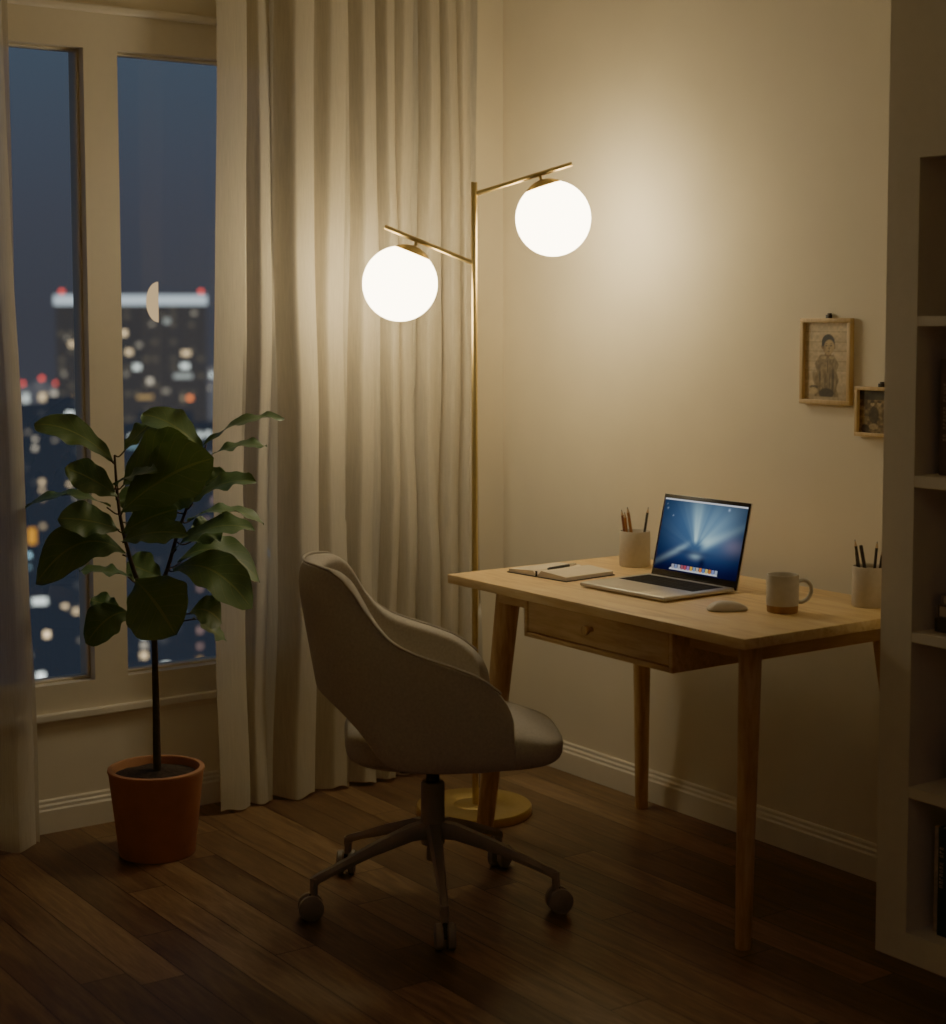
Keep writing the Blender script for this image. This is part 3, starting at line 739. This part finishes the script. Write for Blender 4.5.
pencil('pencil', c2, .006, .004, .0165, .0, .158, PBLK, 'nearly upright black pencil with a pale tip in the cup by the bookcase', 'pencils by the bookcase')
pencil('pencil', c2, .012, -.006, .0300, -.004, .140, PBLK, 'rightmost black pencil, half hidden by the bookcase edge', 'pencils by the bookcase')

# ------------------------------------------------------------------ notebook and pen
nb = thing('notebook', 'open notebook with blank cream pages lying at the left end of the desk', 'notebook', (.9030, -.4690, DT), math.radians(5.5))
hw, hd = .1180, .0930
bm = B(); box(bm, -hw, hw, -hd, hd, 0, .0025, bev=.0008); obj('cover', bm, COVER, nb)
def pages(s):
    bm = B(); G = []
    n = 14
    for j in (0, 1):
        row = []
        for i in range(n + 1):
            t = i / n
            zt = .0045 + .016 * (sstep(0, .16, t) * (1 - .55 * t)) * (1.0 if s > 0 else .8)
            row.append((t * (hw - .004) * s, (-hd + .004) if j == 0 else (hd - .004), zt))
        G.append(row)
    top = [[bm.verts.new(q) for q in row] for row in G]
    bot = [[bm.verts.new((q[0], q[1], .0025)) for q in row] for row in G]
    grid_faces(bm, top); grid_faces(bm, bot)
    for j in (0, 1):
        for i in range(n): bm.faces.new((top[j][i], top[j][i + 1], bot[j][i + 1], bot[j][i]))
    for i in (0, n): bm.faces.new((top[0][i], top[1][i], bot[1][i], bot[0][i]))
    bmesh.ops.recalc_face_normals(bm, faces=bm.faces)
    return obj('page_block', bm, PAPER, nb, True, 50)
pages(1); pages(-1)
bm = B(); box(bm, -.0014, .0014, -hd - .001, -hd + .004, .0, .017); obj('spine_ribbon', bm, COVER, nb, False)
pen = thing('pen', 'black pen with a shiny end lying across the open notebook', 'pen', (.8990, -.4620, DT + .0150), math.radians(102))
bm = B(); tube(bm, [(-.062, 0, .004), (-.054, 0, .004), (.030, 0, .004)], [.0018, .0040, .0042], 14); obj('barrel', bm, PBLK, pen)
bm = B(); tube(bm, [(.030, 0, .004), (.050, 0, .004), (.060, 0, .004)], [.0044, .0044, .0030], 14); obj('cap', bm, CLEAR, pen)
bm = B(); tube(bm, [(-.066, 0, .004), (-.061, 0, .004)], [.0006, .0018], 10); obj('nib', bm, CLEAR, pen)

# ------------------------------------------------------------------ swivel chair
CH = math.radians(60.7)
chair = thing('office_chair', 'taupe upholstered swivel tub chair on five castors pulled up to the desk', 'chair', (1.1030, -1.0295, 0), CH)
RIM = [(-.330, .874), (-.285, .873), (-.250, .866), (-.222, .846), (-.200, .818), (-.178, .782), (-.148, .742), (-.117, .710), (-.085, .691), (-.043, .674), (.026, .650), (.075, .630), (.105, .612), (.135, .587), (.155, .562), (.166, .540), (.174, .510), (.182, .47)]
BOT = [(-.32, .560), (-.285, .552), (-.258, .538), (-.228, .516), (-.197, .486), (-.175, .462), (-.152, .425), (-.135, .404), (-.115, .394), (-.08, .390), (.0, .386), (.10, .386), (.16, .390), (.18, .396)]
def plan(u):
    """plan curve (a, b) and lean weight, u in [-1, 1]; b > 0 is the camera side (local -y)"""
    au = abs(u); s = 1 if u >= 0 else -1
    if au < .5:
        th = au / .5 * PI / 2
        return -.015 - .262 * math.cos(th) ** .80, s * .262 * math.sin(th) ** .92, math.cos(th) ** .8
    t = (au - .5) / .5
    return -.015 + .193 * t, s * (.262 - .012 * t * t), 0.0
def shellpt(u, v):
    a, b, w = plan(u)
    aa = a
    for _ in range(12):
        zt = lerp_table(RIM, aa); an = a - .17 * (zt - .5) * w + .045 * w * max(0, (zt - .80) / .07) ** 2 * .6
        aa = .5 * aa + .5 * an
    zt = lerp_table(RIM, aa); ab = a
    for _ in range(8):
        zb = lerp_table(BOT, ab); ab = .5 * ab + .5 * (a - .17 * (zb - .5) * w)
    zb = lerp_table(BOT, ab)
    z = zb + (zt - zb) * v
    x = a - .17 * (z - .5) * w + .027 * w * max(0, (z - .80) / .07) ** 2
    wid = 1 + .03 * math.sin(PI * v)
    if z > .62: wid *= 1 - .16 * sstep(.62, .88, z)
    bot = sstep(.10, 0, v); wid *= 1 - .05 * bot
    fr = sstep(.80, 1, abs(u))
    return Vector((x, -b * wid, z))
us = [-1 + 2 * i / 68 for i in range(69)]
vsn = [0, .04, .12, .25, .4, .55, .7, .83, .93, 1]
bm = B()
G = [[bm.verts.new(shellpt(u, v)) for u in us] for v in vsn]
grid_faces(bm, G)
bmesh.ops.recalc_face_normals(bm, faces=bm.faces)
# make sure the normals point outwards
f0 = min(bm.faces, key=lambda f: f.calc_center_median().x)
if f0.normal.x > 0: bmesh.ops.reverse_faces(bm, faces=bm.faces)
sh = obj('shell', bm, FABRIC, chair, True, False)
sm = sh.modifiers.new('thickness', 'SOLIDIFY'); sm.thickness = .054; sm.offset = -1; sm.use_even_offset = False
sb = sh.modifiers.new('soft', 'SUBSURF'); sb.levels = 2; sb.render_levels = 2
# piping along the outer rim
bm = B(); pts = []
for i in range(7, 137 - 7):
    u = -1 + 2 * i / 136; p_ = shellpt(u, 1); q_ = shellpt(u, .97); 
    o_ = Vector((p_.x + .02, p_.y, 0)); o_.normalize()
    pts.append(p_ * .5 + q_ * .5 + o_ * .0015)
tube(bm, pts, .0032, 8); obj('piping', bm, PIPE, sh)
# seat cushion: rounded super-ellipse block
bm = B(); G = []
sa0, sa1, sbw, sz0, sz1 = -.218, .314, .208, .366, .478
for j in range(21):
    ph = -PI / 2 + PI * j / 20; row = []
    cz_ = math.copysign(abs(math.sin(ph)) ** .55, math.sin(ph)); cr_ = max(abs(math.cos(ph)), 0) ** .42
    for i in range(48):
        a = 2 * PI * i / 48
        e_ = .48
        x = math.copysign(abs(math.cos(a)) ** e_, math.cos(a)) * cr_; y = math.copysign(abs(math.sin(a)) ** e_, math.sin(a)) * cr_
        xx = (sa0 + sa1) / 2 + (sa1 - sa0) / 2 * x
        narrow = 1 - .16 * sstep(.0, -1, x) ** 1.5
        zz = (sz0 + sz1) / 2 + (sz1 - sz0) / 2 * cz_
        if cz_ > 0: zz += .012 * (1 - x * x) * (1 - y * y) * cz_ - .030 * sstep(.35, 1.0, x) * cz_
        row.append(bm.verts.new((xx, sbw * y * narrow, zz)))
    row.append(row[0]); G.append(row)
for r0, r1 in zip(G[:-1], G[1:]):
    for i in range(48):
        bm.faces.new((r0[i], r0[i + 1], r1[i + 1], r1[i]))
bmesh.ops.remove_doubles(bm, verts=bm.verts, dist=1e-5); bmesh.ops.recalc_face_normals(bm, faces=bm.faces)
obj('seat', bm, FABRIC, chair, True, False)
bm = B(); box(bm, -.09, .10, -.09, .09, .350, .384, bev=.008); obj('seat_plate', bm, DARKMET, chair)
bm = B(); lathe(bm, [(0, .30), (.0165, .30), (.0165, .350), (0, .350)], 24); obj('gas_lift', bm, DARKMET, chair)
bm = B(); lathe(bm, [(0, .150), (.030, .150), (.030, .302), (.027, .307), (.021, .308), (.0165, .306)], 32); obj('column', bm, CHMETAL, chair)
bm = B(); lathe(bm, [(0, .108), (.016, .108), (.016, .160), (0, .160)], 24); obj('column_end', bm, CHMETAL, chair)
cast_rot = {41.9: -20, 112.2: 25, 192.0: 55, 257.2: -25, 331.0: 62}
for ang in (41.9, 112.2, 192.0, 257.2, 331.0):
    a = math.radians(ang) - CH
    d = Vector((math.cos(a), math.sin(a), 0)); n_ = Vector((-d.y, d.x, 0))
    R0, R1 = .018, .306
    bm = B(); rings = []
    for (r_, zt, zb, hw_) in ((R0, .208, .166, .020), (.06, .202, .164, .0185), (.16, .166, .138, .0145), (.26, .124, .103, .011), (.297, .110, .088, .0105), (.316, .101, .074, .0105)):
        rings.append([bm.verts.new(d * r_ + n_ * s * hw_ * k + Vector((0, 0, z))) for (s, z, k) in ((-1, zb, .8), (1, zb, .8), (1, (zb + zt) / 2, 1), (.7, zt, .85), (-.7, zt, .85), (-1, (zb + zt) / 2, 1))])
    for r0, r1 in zip(rings[:-1], rings[1:]):
        for k in range(6): bm.faces.new((r0[k], r0[(k + 1) % 6], r1[(k + 1) % 6], r1[k]))
    bm.faces.new(rings[0]); bm.faces.new(rings[-1])
    # down-turned end post
    tube(bm, [d * .309 + Vector((0, 0, .100)), d * .311 + Vector((0, 0, .054))], [.0105, .0095], 14)
    bmesh.ops.recalc_face_normals(bm, faces=bm.faces)
    lg = obj('base_leg', bm, CHMETAL, chair, True, 35)
    wc = d * .318
    ca = math.radians(cast_rot[ang]); ax = Vector((math.cos(ca), math.sin(ca), 0))    # wheel axle, chair frame
    # axle direction given in world and turned into the chair's frame
    ax = Matrix.Rotation(-CH, 3, 'Z') @ ax
    bm = B()
    for s in (-1, 1):
        q = Vector((0, 0, 1)).rotation_difference(ax).to_matrix().to_4x4()
        M = Matrix.Translation(wc + ax * s * .0145 + Vector((0, 0, .0305))) @ q
        lathe(bm, [(0, -.0095), (.026, -.0095), (.0305, -.006), (.0305, .006), (.026, .0095), (0, .0095)], 32, M=M)
    tube(bm, [wc - ax * .012 + Vector((0, 0, .0305)), wc + ax * .012 + Vector((0, 0, .0305))], .008, 12, mi=1)
    tube(bm, [wc + Vector((0, 0, .034)), wc * .985 + Vector((0, 0, .062))], .0075, 12, mi=1)
    obj('castor', bm, [CASTER, TIRE], lg)

# ------------------------------------------------------------------ potted plant
RZP = math.radians(55.32)
plant = thing('potted_fig', 'leafy fiddle-leaf fig tree in a terracotta pot below the window', 'potted plant', (.347, -1.4287, 0), RZP)
bm = B(); pr0, pr1, ph_ = .100, .131, .236
lathe(bm, [(0, 0), (pr0, 0), (pr0 + .003, .004), (pr1 - .003, ph_ - .012), (pr1, ph_ - .006), (pr1 - .001, ph_), (pr1 - .006, ph_ + .002), (pr1 - .013, ph_ + .001), (pr1 - .016, ph_ - .006), (pr1 - .024, ph_ - .10), (0, ph_ - .11)], 64)
obj('pot', bm, TERRA, plant)
bm = B(); lathe(bm, [(pr1 - .018, ph_ - .020), (.08, ph_ - .016), (.04, ph_ - .009), (0, ph_ - .007)], 40)
for v in bm.verts: v.co.z += random.uniform(-.002, .002)
obj('soil', bm, SOIL, plant)
bm = B()
st1 = spline([(.004, 0, .19), (.003, 0, .30), (.003, 0, .393), (.002, 0, .489), (0, 0, .602), (-.018, 0, .697), (-.043, -.01, .759), (-.065, -.02, .847), (-.082, -.02, .932), (-.092, -.01, 1.025), (-.097, 0, 1.088)], 4)
tube(bm, st1, [.0115 - .0085 * i / (len(st1) - 1) for i in range(len(st1))], 12)
st2 = spline([(-.003, 0, .610), (.011, .02, .711), (.036, .03, .779), (.064, .03, .874), (.090, .03, .943), (.117, .03, 1.029), (.140, .03, 1.089)], 4)
tube(bm, st2, [.0072 - .005 * i / (len(st2) - 1) for i in range(len(st2))], 10)
obj('stem', bm, STEM, plant)
LEAVES = [
    (-0.099,0.000,1.071, -0.306,-0.020,1.173, 0.085,40,0.25),
    (-0.084,-0.030,0.980, -0.207,-0.100,1.063, 0.080,60,0.10),
    (-0.116,0.030,0.944, -0.340,0.000,0.946, 0.075,8,0.30),
    (-0.083,-0.020,0.890, -0.233,-0.080,0.928, 0.095,50,0.10),
    (-0.067,-0.020,0.825, -0.297,-0.080,0.752, 0.125,58,0.55),
    (-0.065,0.040,0.752, -0.212,0.060,0.765, 0.070,8,0.10),
    (-0.069,0.020,0.659, -0.179,-0.020,0.580, 0.095,60,0.35),
    (-0.105,0.080,0.657, -0.187,0.080,0.684, 0.060,40,0.00),
    (-0.035,-0.060,0.759, 0.085,-0.160,0.631, 0.165,78,0.12),
    (0.091,0.050,0.653, 0.175,0.070,0.619, 0.090,45,0.45),
    (0.095,0.080,0.635, 0.184,0.100,0.563, 0.050,20,0.00),
    (0.058,-0.020,0.782, 0.279,-0.100,0.688, 0.115,48,0.40),
    (0.054,0.080,0.789, 0.275,0.120,0.725, 0.100,40,0.50),
    (0.055,0.000,0.831, 0.281,-0.030,0.888, 0.085,25,0.30),
    (0.087,0.050,0.906, 0.294,0.060,0.897, 0.070,10,0.30),
    (0.102,0.000,0.955, 0.284,-0.020,1.018, 0.085,22,0.25),
    (0.126,0.080,0.990, 0.190,0.100,1.030, 0.070,30,0.20),
    (0.144,0.030,1.077, 0.309,0.030,1.108, 0.060,14,0.20),
    (0.134,0.040,1.110, 0.354,0.050,1.182, 0.060,14,0.25),
    (0.136,0.030,1.098, -0.036,0.080,1.193, 0.100,30,0.20),
    (-0.080,0.030,1.094, -0.004,0.100,1.176, 0.050,30,0.10),
    (-0.074,-0.020,1.009, 0.106,-0.040,1.138, 0.120,62,0.10),
    (-0.072,-0.060,0.941, 0.188,-0.120,1.089, 0.150,68,0.15),
    (-0.085,-0.080,1.015, 0.046,-0.170,1.062, 0.050,30,0.10),
    (-0.075,-0.030,0.882, 0.081,-0.060,0.949, 0.100,60,0.10),
    (-0.068,-0.080,0.865, 0.118,-0.140,0.892, 0.075,45,0.15),
    (0.013,0.030,0.961, 0.123,0.020,0.996, 0.100,60,0.10),
    (0.006,0.100,0.742, -0.085,0.080,0.785, 0.090,55,0.00),
    (0.094,0.050,0.845, 0.166,0.100,0.882, 0.090,50,0.10),
    (-0.040,0.080,0.912, -0.076,0.140,0.993, 0.100,60,0.10),
    (0.057,0.080,0.999, 0.119,0.140,1.063, 0.100,60,0.10),
]
STP = st1 + st2
for li, (bx, by, bz, tx, ty, tz, wd, tl, drp) in enumerate(LEAVES):
    b0 = Vector((bx, by, bz)); t0 = Vector((tx, ty, tz)); ax = t0 - b0; Lf = ax.length; ax.normalize()
    nn = Vector((0, -math.sin(math.radians(tl)), math.cos(math.radians(tl))))
    nn = (nn - ax * nn.dot(ax)).normalized(); sd = ax.cross(nn).normalized()
    rnd = random.Random(li * 13 + 5); ph1, ph2 = rnd.uniform(0, 6), rnd.uniform(0, 6)
    bm = B(); uvl = bm.loops.layers.uv.new('UVMap'); nl, nw = 20, 8; G = []; UV = {}
    for j in range(nl + 1):
        t = j / nl
        # obovate outline: narrow at the stalk, broad past the middle, blunt tip
        hwid = wd * 1.14 / 2 * (math.sin(PI * min(1, t) ** 1.25) ** .62) * (.80 + .32 * t) if 0 < t < 1 else .0006
        arch = drp * Lf * 4 * t * (1 - t) * .5
        row = []
        for i in range(nw + 1):
            s = -1 + 2 * i / nw
            rip = .0055 * math.sin(t * 15 + ph1 + (2 if s > 0 else 0)) * abs(s) ** 1.5 + .003 * math.sin(t * 27 + ph2) * abs(s) ** 2
            cupv = .16 * hwid * abs(s) ** 1.4
            edge = 1 + .05 * math.sin(t * 21 + ph2 + s)
            p_ = b0 + ax * (Lf * t) + sd * (hwid * s * edge) + nn * (cupv + rip) + Vector((0, 0, arch))
            v = bm.verts.new(p_); UV[v] = ((s + 1) / 2, t); row.append(v)
        G.append(row)
    grid_faces(bm, G)
    for f in bm.faces:
        for l in f.loops: l[uvl].uv = UV[l.vert]
    # stalk back to the nearest stem
    sp_ = min(STP, key=lambda q: (Vector(q) - b0).length + .35 * max(0, Vector(q).z - b0.z))
    fm = len(bm.faces)
    if (Vector(sp_) - b0).length > .004:
        mid = (Vector(sp_) + b0) / 2 + Vector((0, 0, -.008))
        tube(bm, spline([tuple(sp_), tuple(mid), tuple(b0 + ax * .01)], 4), .0022, 6, mi=1)
    obj('leaf', bm, [LEAF, STEM], plant, True, False)

# ------------------------------------------------------------------ picture frames on the desk wall
PHOTO = vcol_mat('photo_print', 0, .55)
def frame(name, label, x0, x1, z0, z1, fw, dep, colour, clipx, nx, ny):
    t = thing(name, label, 'picture', ((x0 + x1) / 2, 0, z0)); w2 = (x1 - x0) / 2; h = z1 - z0
    bm = B()
    for (a, b, c, d) in ((-w2, w2, 0, fw), (-w2, w2, h - fw, h), (-w2, -w2 + fw, fw, h - fw), (w2 - fw, w2, fw, h - fw)):
        box(bm, a, b, -dep, -.001, c, d, bev=.0012)
    obj('moulding', bm, FRW, t)
    bm = B(); box(bm, -w2 + fw, w2 - fw, -.006, -.002, fw, h - fw); obj('backing', bm, BACKB, t, False)
    picture('photo', nx, ny, lambda u, v: Vector((-w2 + fw + (2 * w2 - 2 * fw) * u, -.0072, fw + (h - 2 * fw) * v)), colour, PHOTO, t, 1.25)
    bm = B(); box(bm, clipx - .006, clipx + .006, -.014, -.001, h - .001, h + .009, bev=.001); box(bm, clipx - .004, clipx + .004, -.010, -.001, h + .009, h + .013, bev=.001)
    obj('hanging_clip', bm, DARKMET, t)
    return t
def ell(u, v, cx, cy, rx, ry, soft=.15):
    d = math.hypot((u - cx) / rx, (v - cy) / ry); return sstep(1 + soft, 1 - soft, d)
SEP0, SEP1, SEPL = s2l((46, 36, 26)), s2l((140, 118, 88)), s2l((205, 180, 142))
def boy(u, v):
    # plank wall behind, child with short dark hair in a pale collared shirt, seated, hands low left
    c = mixc(s2l((196, 176, 146)), s2l((222, 204, 174)), vnoise(u * 2, v * 22))
    if (v * 8) % 1 < .07 and v > .3: c = mixc(c, SEP1, .40)
    c = mixc(c, SEP1, .30 * sstep(.25, .0, v))
    n = vnoise(u * 26, v * 34); n2 = .55 * vnoise(u * 15 + 3 + v * 4, v * 9) + .45 * vnoise(u * 30 - v * 9, v * 20)
    sh = .25 + .02 * math.sin(v * 30) - .9 * max(0, v - .46) ** 1.2
    torso = sstep(sh + .012, sh - .012, abs(u - .50)) * sstep(.595, .575, v) * sstep(.035, .05, v)
    c = mixc(c, mixc(s2l((98, 80, 58)), s2l((186, 164, 128)), min(1, .15 + 1.0 * n2 * (.6 + .4 * n))), torso)
    lap = ell(u, v, .50, .085, .17, .07); c = mixc(c, SEP0, .85 * lap * torso)
    for (a, b, ra, rb, k) in ((.645, .27, .022, .17, .7), (.345, .25, .02, .15, .7), (.47, .28, .012, .12, .45), (.57, .22, .014, .10, .5)):
        c = mixc(c, SEP0, k * ell(u, v, a, b, ra, rb, .5) * torso)
    # arm bent towards the lower left, hand
    ax_ = abs((u - .27) * .55 + (v - .24) * .35); c = mixc(c, s2l((150, 126, 92)), .7 * sstep(.05, .03, ax_) * sstep(.10, .14, v) * sstep(.40, .34, v) * sstep(.16, .2, u) * sstep(.40, .36, u))
    c = mixc(c, SEP0, .7 * ell(u, v, .21, .165, .10, .022)); c = mixc(c, s2l((206, 184, 146)), .85 * ell(u, v, .20, .115, .10, .045))
    # neck, head, short hair, ears
    c = mixc(c, s2l((150, 124, 90)), ell(u, v, .525, .590, .075, .045))
    for ex in (.395, .672): c = mixc(c, s2l((150, 122, 88)), ell(u, v, ex, .690, .022, .030))
    head = ell(u, v, .535, .705, .138, .118, .06)
    c = mixc(c, mixc(s2l((200, 174, 134)), s2l((132, 104, 74)), sstep(.50, .40, u)), head)
    hair = ell(u, v, .530, .738, .150, .112, .06) * (1 - ell(u, v, .552, .676, .122, .104, .10)) * sstep(.655, .70, v + .12 * (u - .53))
    c = mixc(c, s2l((40, 31, 23)), hair)
    for ex in (.490, .595): c = mixc(c, SEP0, .9 * ell(u, v, ex, .700, .026, .0095)); c = mixc(c, SEP0, .55 * ell(u, v, ex, .722, .040, .005))
    c = mixc(c, s2l((112, 86, 60)), .65 * ell(u, v, .552, .667, .020, .014)); c = mixc(c, s2l((80, 56, 40)), .8 * ell(u, v, .545, .636, .042, .0065))
    c = mixc(c, s2l((120, 94, 66)), .5 * ell(u, v, .545, .612, .035, .006))
    # collar and placket
    c = mixc(c, s2l((206, 184, 146)), .75 * ell(u, v, .43, .550, .065, .020)); c = mixc(c, s2l((206, 184, 146)), .75 * ell(u, v, .615, .550, .065, .020))
    c = mixc(c, SEP0, .6 * ell(u, v, .522, .43, .006, .11))
    return mixc(c, tuple(k * (.72 + .56 * n) for k in c), .5)
def group_photo(u, v):
    c = mixc(s2l((60, 58, 48)), s2l((88, 84, 66)), vnoise(u * 6, v * 20)) if v > .78 else mixc(s2l((110, 92, 64)), s2l((170, 148, 112)), vnoise(u * 16, v * 14))
    n = vnoise(u * 40, v * 40); c = mixc(c, SEP0, .6 * sstep(.45, .8, vnoise(u * 11 + 7, v * 12)))
    for (cx, cy) in ((.36, .68), (.55, .69), (.74, .66), (.90, .62)):
        c = mixc(c, s2l((205, 182, 145)), .8 * ell(u, v, cx, cy, .055, .055)); c = mixc(c, SEP0, .8 * ell(u, v, cx, cy + .045, .058, .028))
    c = mixc(c, SEP0, .75 * ell(u, v, .40, .42, .14, .20)); c = mixc(c, SEP0, .5 * ell(u, v, .70, .42, .08, .18))
    c = mixc(c, SEPL, .6 * ell(u, v, .40, .15, .13, .07)); c = mixc(c, SEP0, .8 * ell(u, v, .16, .10, .12, .09))
    return mixc(c, tuple(k * (.6 + .8 * n) for k in c), .6)
frame('picture_frame', 'light wood frame holding a sepia photo of a child in a collared shirt', 1.3500, 1.5255, 1.2235, 1.4490, .0115, .017, boy, .006, 56, 84)
frame('picture_frame', 'small square wood frame with a dark sepia group photo, half behind the bookcase', 1.5430, 1.6800, 1.1475, 1.2750, .0095, .017, group_photo, .012, 60, 56)

# ------------------------------------------------------------------ built-in bookcase
SX0, SX1, SY = 1.9525, 2.93, -.375
bc = thing('bookcase', 'tall greige built-in bookcase at the right of the desk', 'bookcase', (SX0, SY, 0))
bw = SX1 - SX0; bd = -SY - .001
ST = .0880
bm = B()
box(bm, 0, ST, 0, bd, 0, RZ - .002); box(bm, bw - ST, bw, 0, bd, 0, RZ - .002)
box(bm, ST, bw - ST, 0, bd, 0, .067); box(bm, ST, bw - ST, 0, bd, 1.798, RZ - .002)
obj('carcass', bm, SHELF, bc, False)
bm = B(); box(bm, ST, bw - ST, bd - .012, bd, .067, 1.798); obj('back_panel', bm, SHELF, bc, False)
for z0, z1 in ((.377, .402), (.7305, .7525), (1.0770, 1.1025), (1.4320, 1.4535)):
    bm = B(); box(bm, ST, bw - ST, .001, bd - .012, z0, z1); obj('shelf', bm, SHELF, bc, False)

def lettering(bm, x, y, z0, z1, w, n, seed):
    r_ = random.Random(seed)
    for k in range(n):
        z = z0 + (z1 - z0) * (k + .5) / n; hgt = (z1 - z0) / n
        if r_.random() < .12: continue
        box(bm, x - w / 2, x + w / 2, y, y + .0004, z - hgt * .34, z - hgt * .16)
        if r_.random() < .7: box(bm, x - w / 2, x - w / 2 + w * .3, y, y + .0004, z - hgt * .34, z + hgt * .22)
        if r_.random() < .6: box(bm, x - w / 2, x + w / 2, y, y + .0004, z + hgt * .06, z + hgt * .22)
def book(name, label, x, z, y, w, h, d, m, group=None, letters=None):
    t = thing(name, label, 'book', (x, y, z), 0, group)
    bm = B(); box(bm, 0, w, 0, .003, 0, h, bev=.001); box(bm, 0, .0025, .002, d, 0, h, bev=.0008); box(bm, w - .0025, w, .002, d, 0, h, bev=.0008)
    obj('cover', bm, m, t)
    bm = B(); box(bm, .0025, w - .0025, .003, d - .004, .004, h - .004); obj('page_block', bm, PAPER, t, False)
    if letters:
        bm = B(); lettering(bm, *letters); obj('spine_lettering', bm, LETTER, t, False)
    return t
book('hardcover_book', 'tall dark brown book with pale vertical spine lettering on an upper shelf', 2.0660, 1.1030, -.325, .036, .2585, .19, BK1, None, (.016, -.0006, .075, .205, .012, 15, 3))
book('hardcover_book', 'worn cream-spined book at the left end of the bottom shelf', 2.0690, .0675, -.318, .0165, .241, .17, BK4, 'books on the bottom shelf')
book('hardcover_book', 'dark teal book with pale lettering beside the cream-spined book', 2.0895, .0675, -.330, .034, .2475, .18, BK5, 'books on the bottom shelf', (.010, -.0006, .110, .205, .010, 11, 8))
def flat_book(label, x, z, w, h, d, y, m):
    t = thing('stacked_book', label, 'book', (x, y, z), 0, 'books stacked flat')
    bm = B(); box(bm, 0, w, 0, d, 0, .003, bev=.001); box(bm, 0, w, 0, d, h - .003, h, bev=.001); box(bm, 0, .003, 0, d, .0025, h - .0025, bev=.0005)
    obj('cover', bm, m, t)
    bm = B(); box(bm, .003, w - .004, .004, d - .004, .003, h - .003); obj('page_block', bm, PAPER if m is not BK3 else BK3, t, False)
flat_book('dark book lying at the bottom of the small flat stack', 2.0660, .7530, .20, .032, .15, -.328, BK3)
flat_book('grey-brown book in the middle of the small flat stack', 2.0700, .7850, .19, .029, .145, -.325, BK2)
flat_book('small pale book on top of the small flat stack', 2.0790, .8140, .16, .022, .13, -.322, BK4)
bm = B(); lathe(bm, [(0, 0), (.030, 0), (.034, .004), (.052, .05), (.058, .085), (.050, .120), (.034, .142), (.032, .150), (.036, .154), (.033, .155), (.029, .149), (.029, .142), (0, .12)], 40)
vz = obj('vase', bm, RUST); vz.location = (2.146, -.290, .4025); tag(vz, 'small rust-brown vase in shadow on the second-lowest shelf', 'vase')

# ------------------------------------------------------------------ soft fill light added overhead, out of view, to lift the shadows
ld_ = bpy.data.lights.new('fill_light', 'AREA'); ld_.shape = 'DISK'; ld_.size = 1.2; ld_.energy = .9; ld_.color = (1, .93, .86)
lo_ = bpy.data.objects.new('fill_light', ld_); C.objects.link(lo_); lo_.location = (4.3, -2.6, RZ - .05)

# ------------------------------------------------------------------ camera
cd = bpy.data.cameras.new('camera'); cam = bpy.data.objects.new('camera', cd); C.objects.link(cam)
yaw, pitch, roll = .9658, .0767, -.0029
F = Vector((-math.sin(yaw) * math.cos(pitch), math.cos(yaw) * math.cos(pitch), -math.sin(pitch)))
Rr = Vector((math.cos(yaw), math.sin(yaw), 0)); Uu = Rr.cross(F)
R2 = math.cos(roll) * Rr + math.sin(roll) * Uu; U2 = -math.sin(roll) * Rr + math.cos(roll) * Uu
m = Matrix((R2, U2, -F)).transposed().to_4x4(); m.translation = (4.4912, -3.302, 1.4535)
cam.matrix_world = m
cd.sensor_fit = 'HORIZONTAL'; cd.sensor_width = 36; cd.lens = 1673.917 * 36 / 946
cd.shift_x = (473 - 455.12) / 946; cd.shift_y = (446.14 - 512) / 946
cd.clip_end = 1000; cd.clip_start = .05
cd.dof.use_dof = True; cd.dof.focus_distance = 4.35; cd.dof.aperture_fstop = 2.8
sc = bpy.context.scene; sc.camera = cam

sc.view_settings.view_transform = 'AgX'
sc.view_settings.look = 'AgX - Base Contrast'
sc.view_settings.exposure = 0; sc.view_settings.gamma = 1.36
sc.cycles.use_denoising = True
sc.cycles.max_bounces = 10; sc.cycles.diffuse_bounces = 5; sc.cycles.transparent_max_bounces = 16
sc.cycles.sample_clamp_indirect = 6
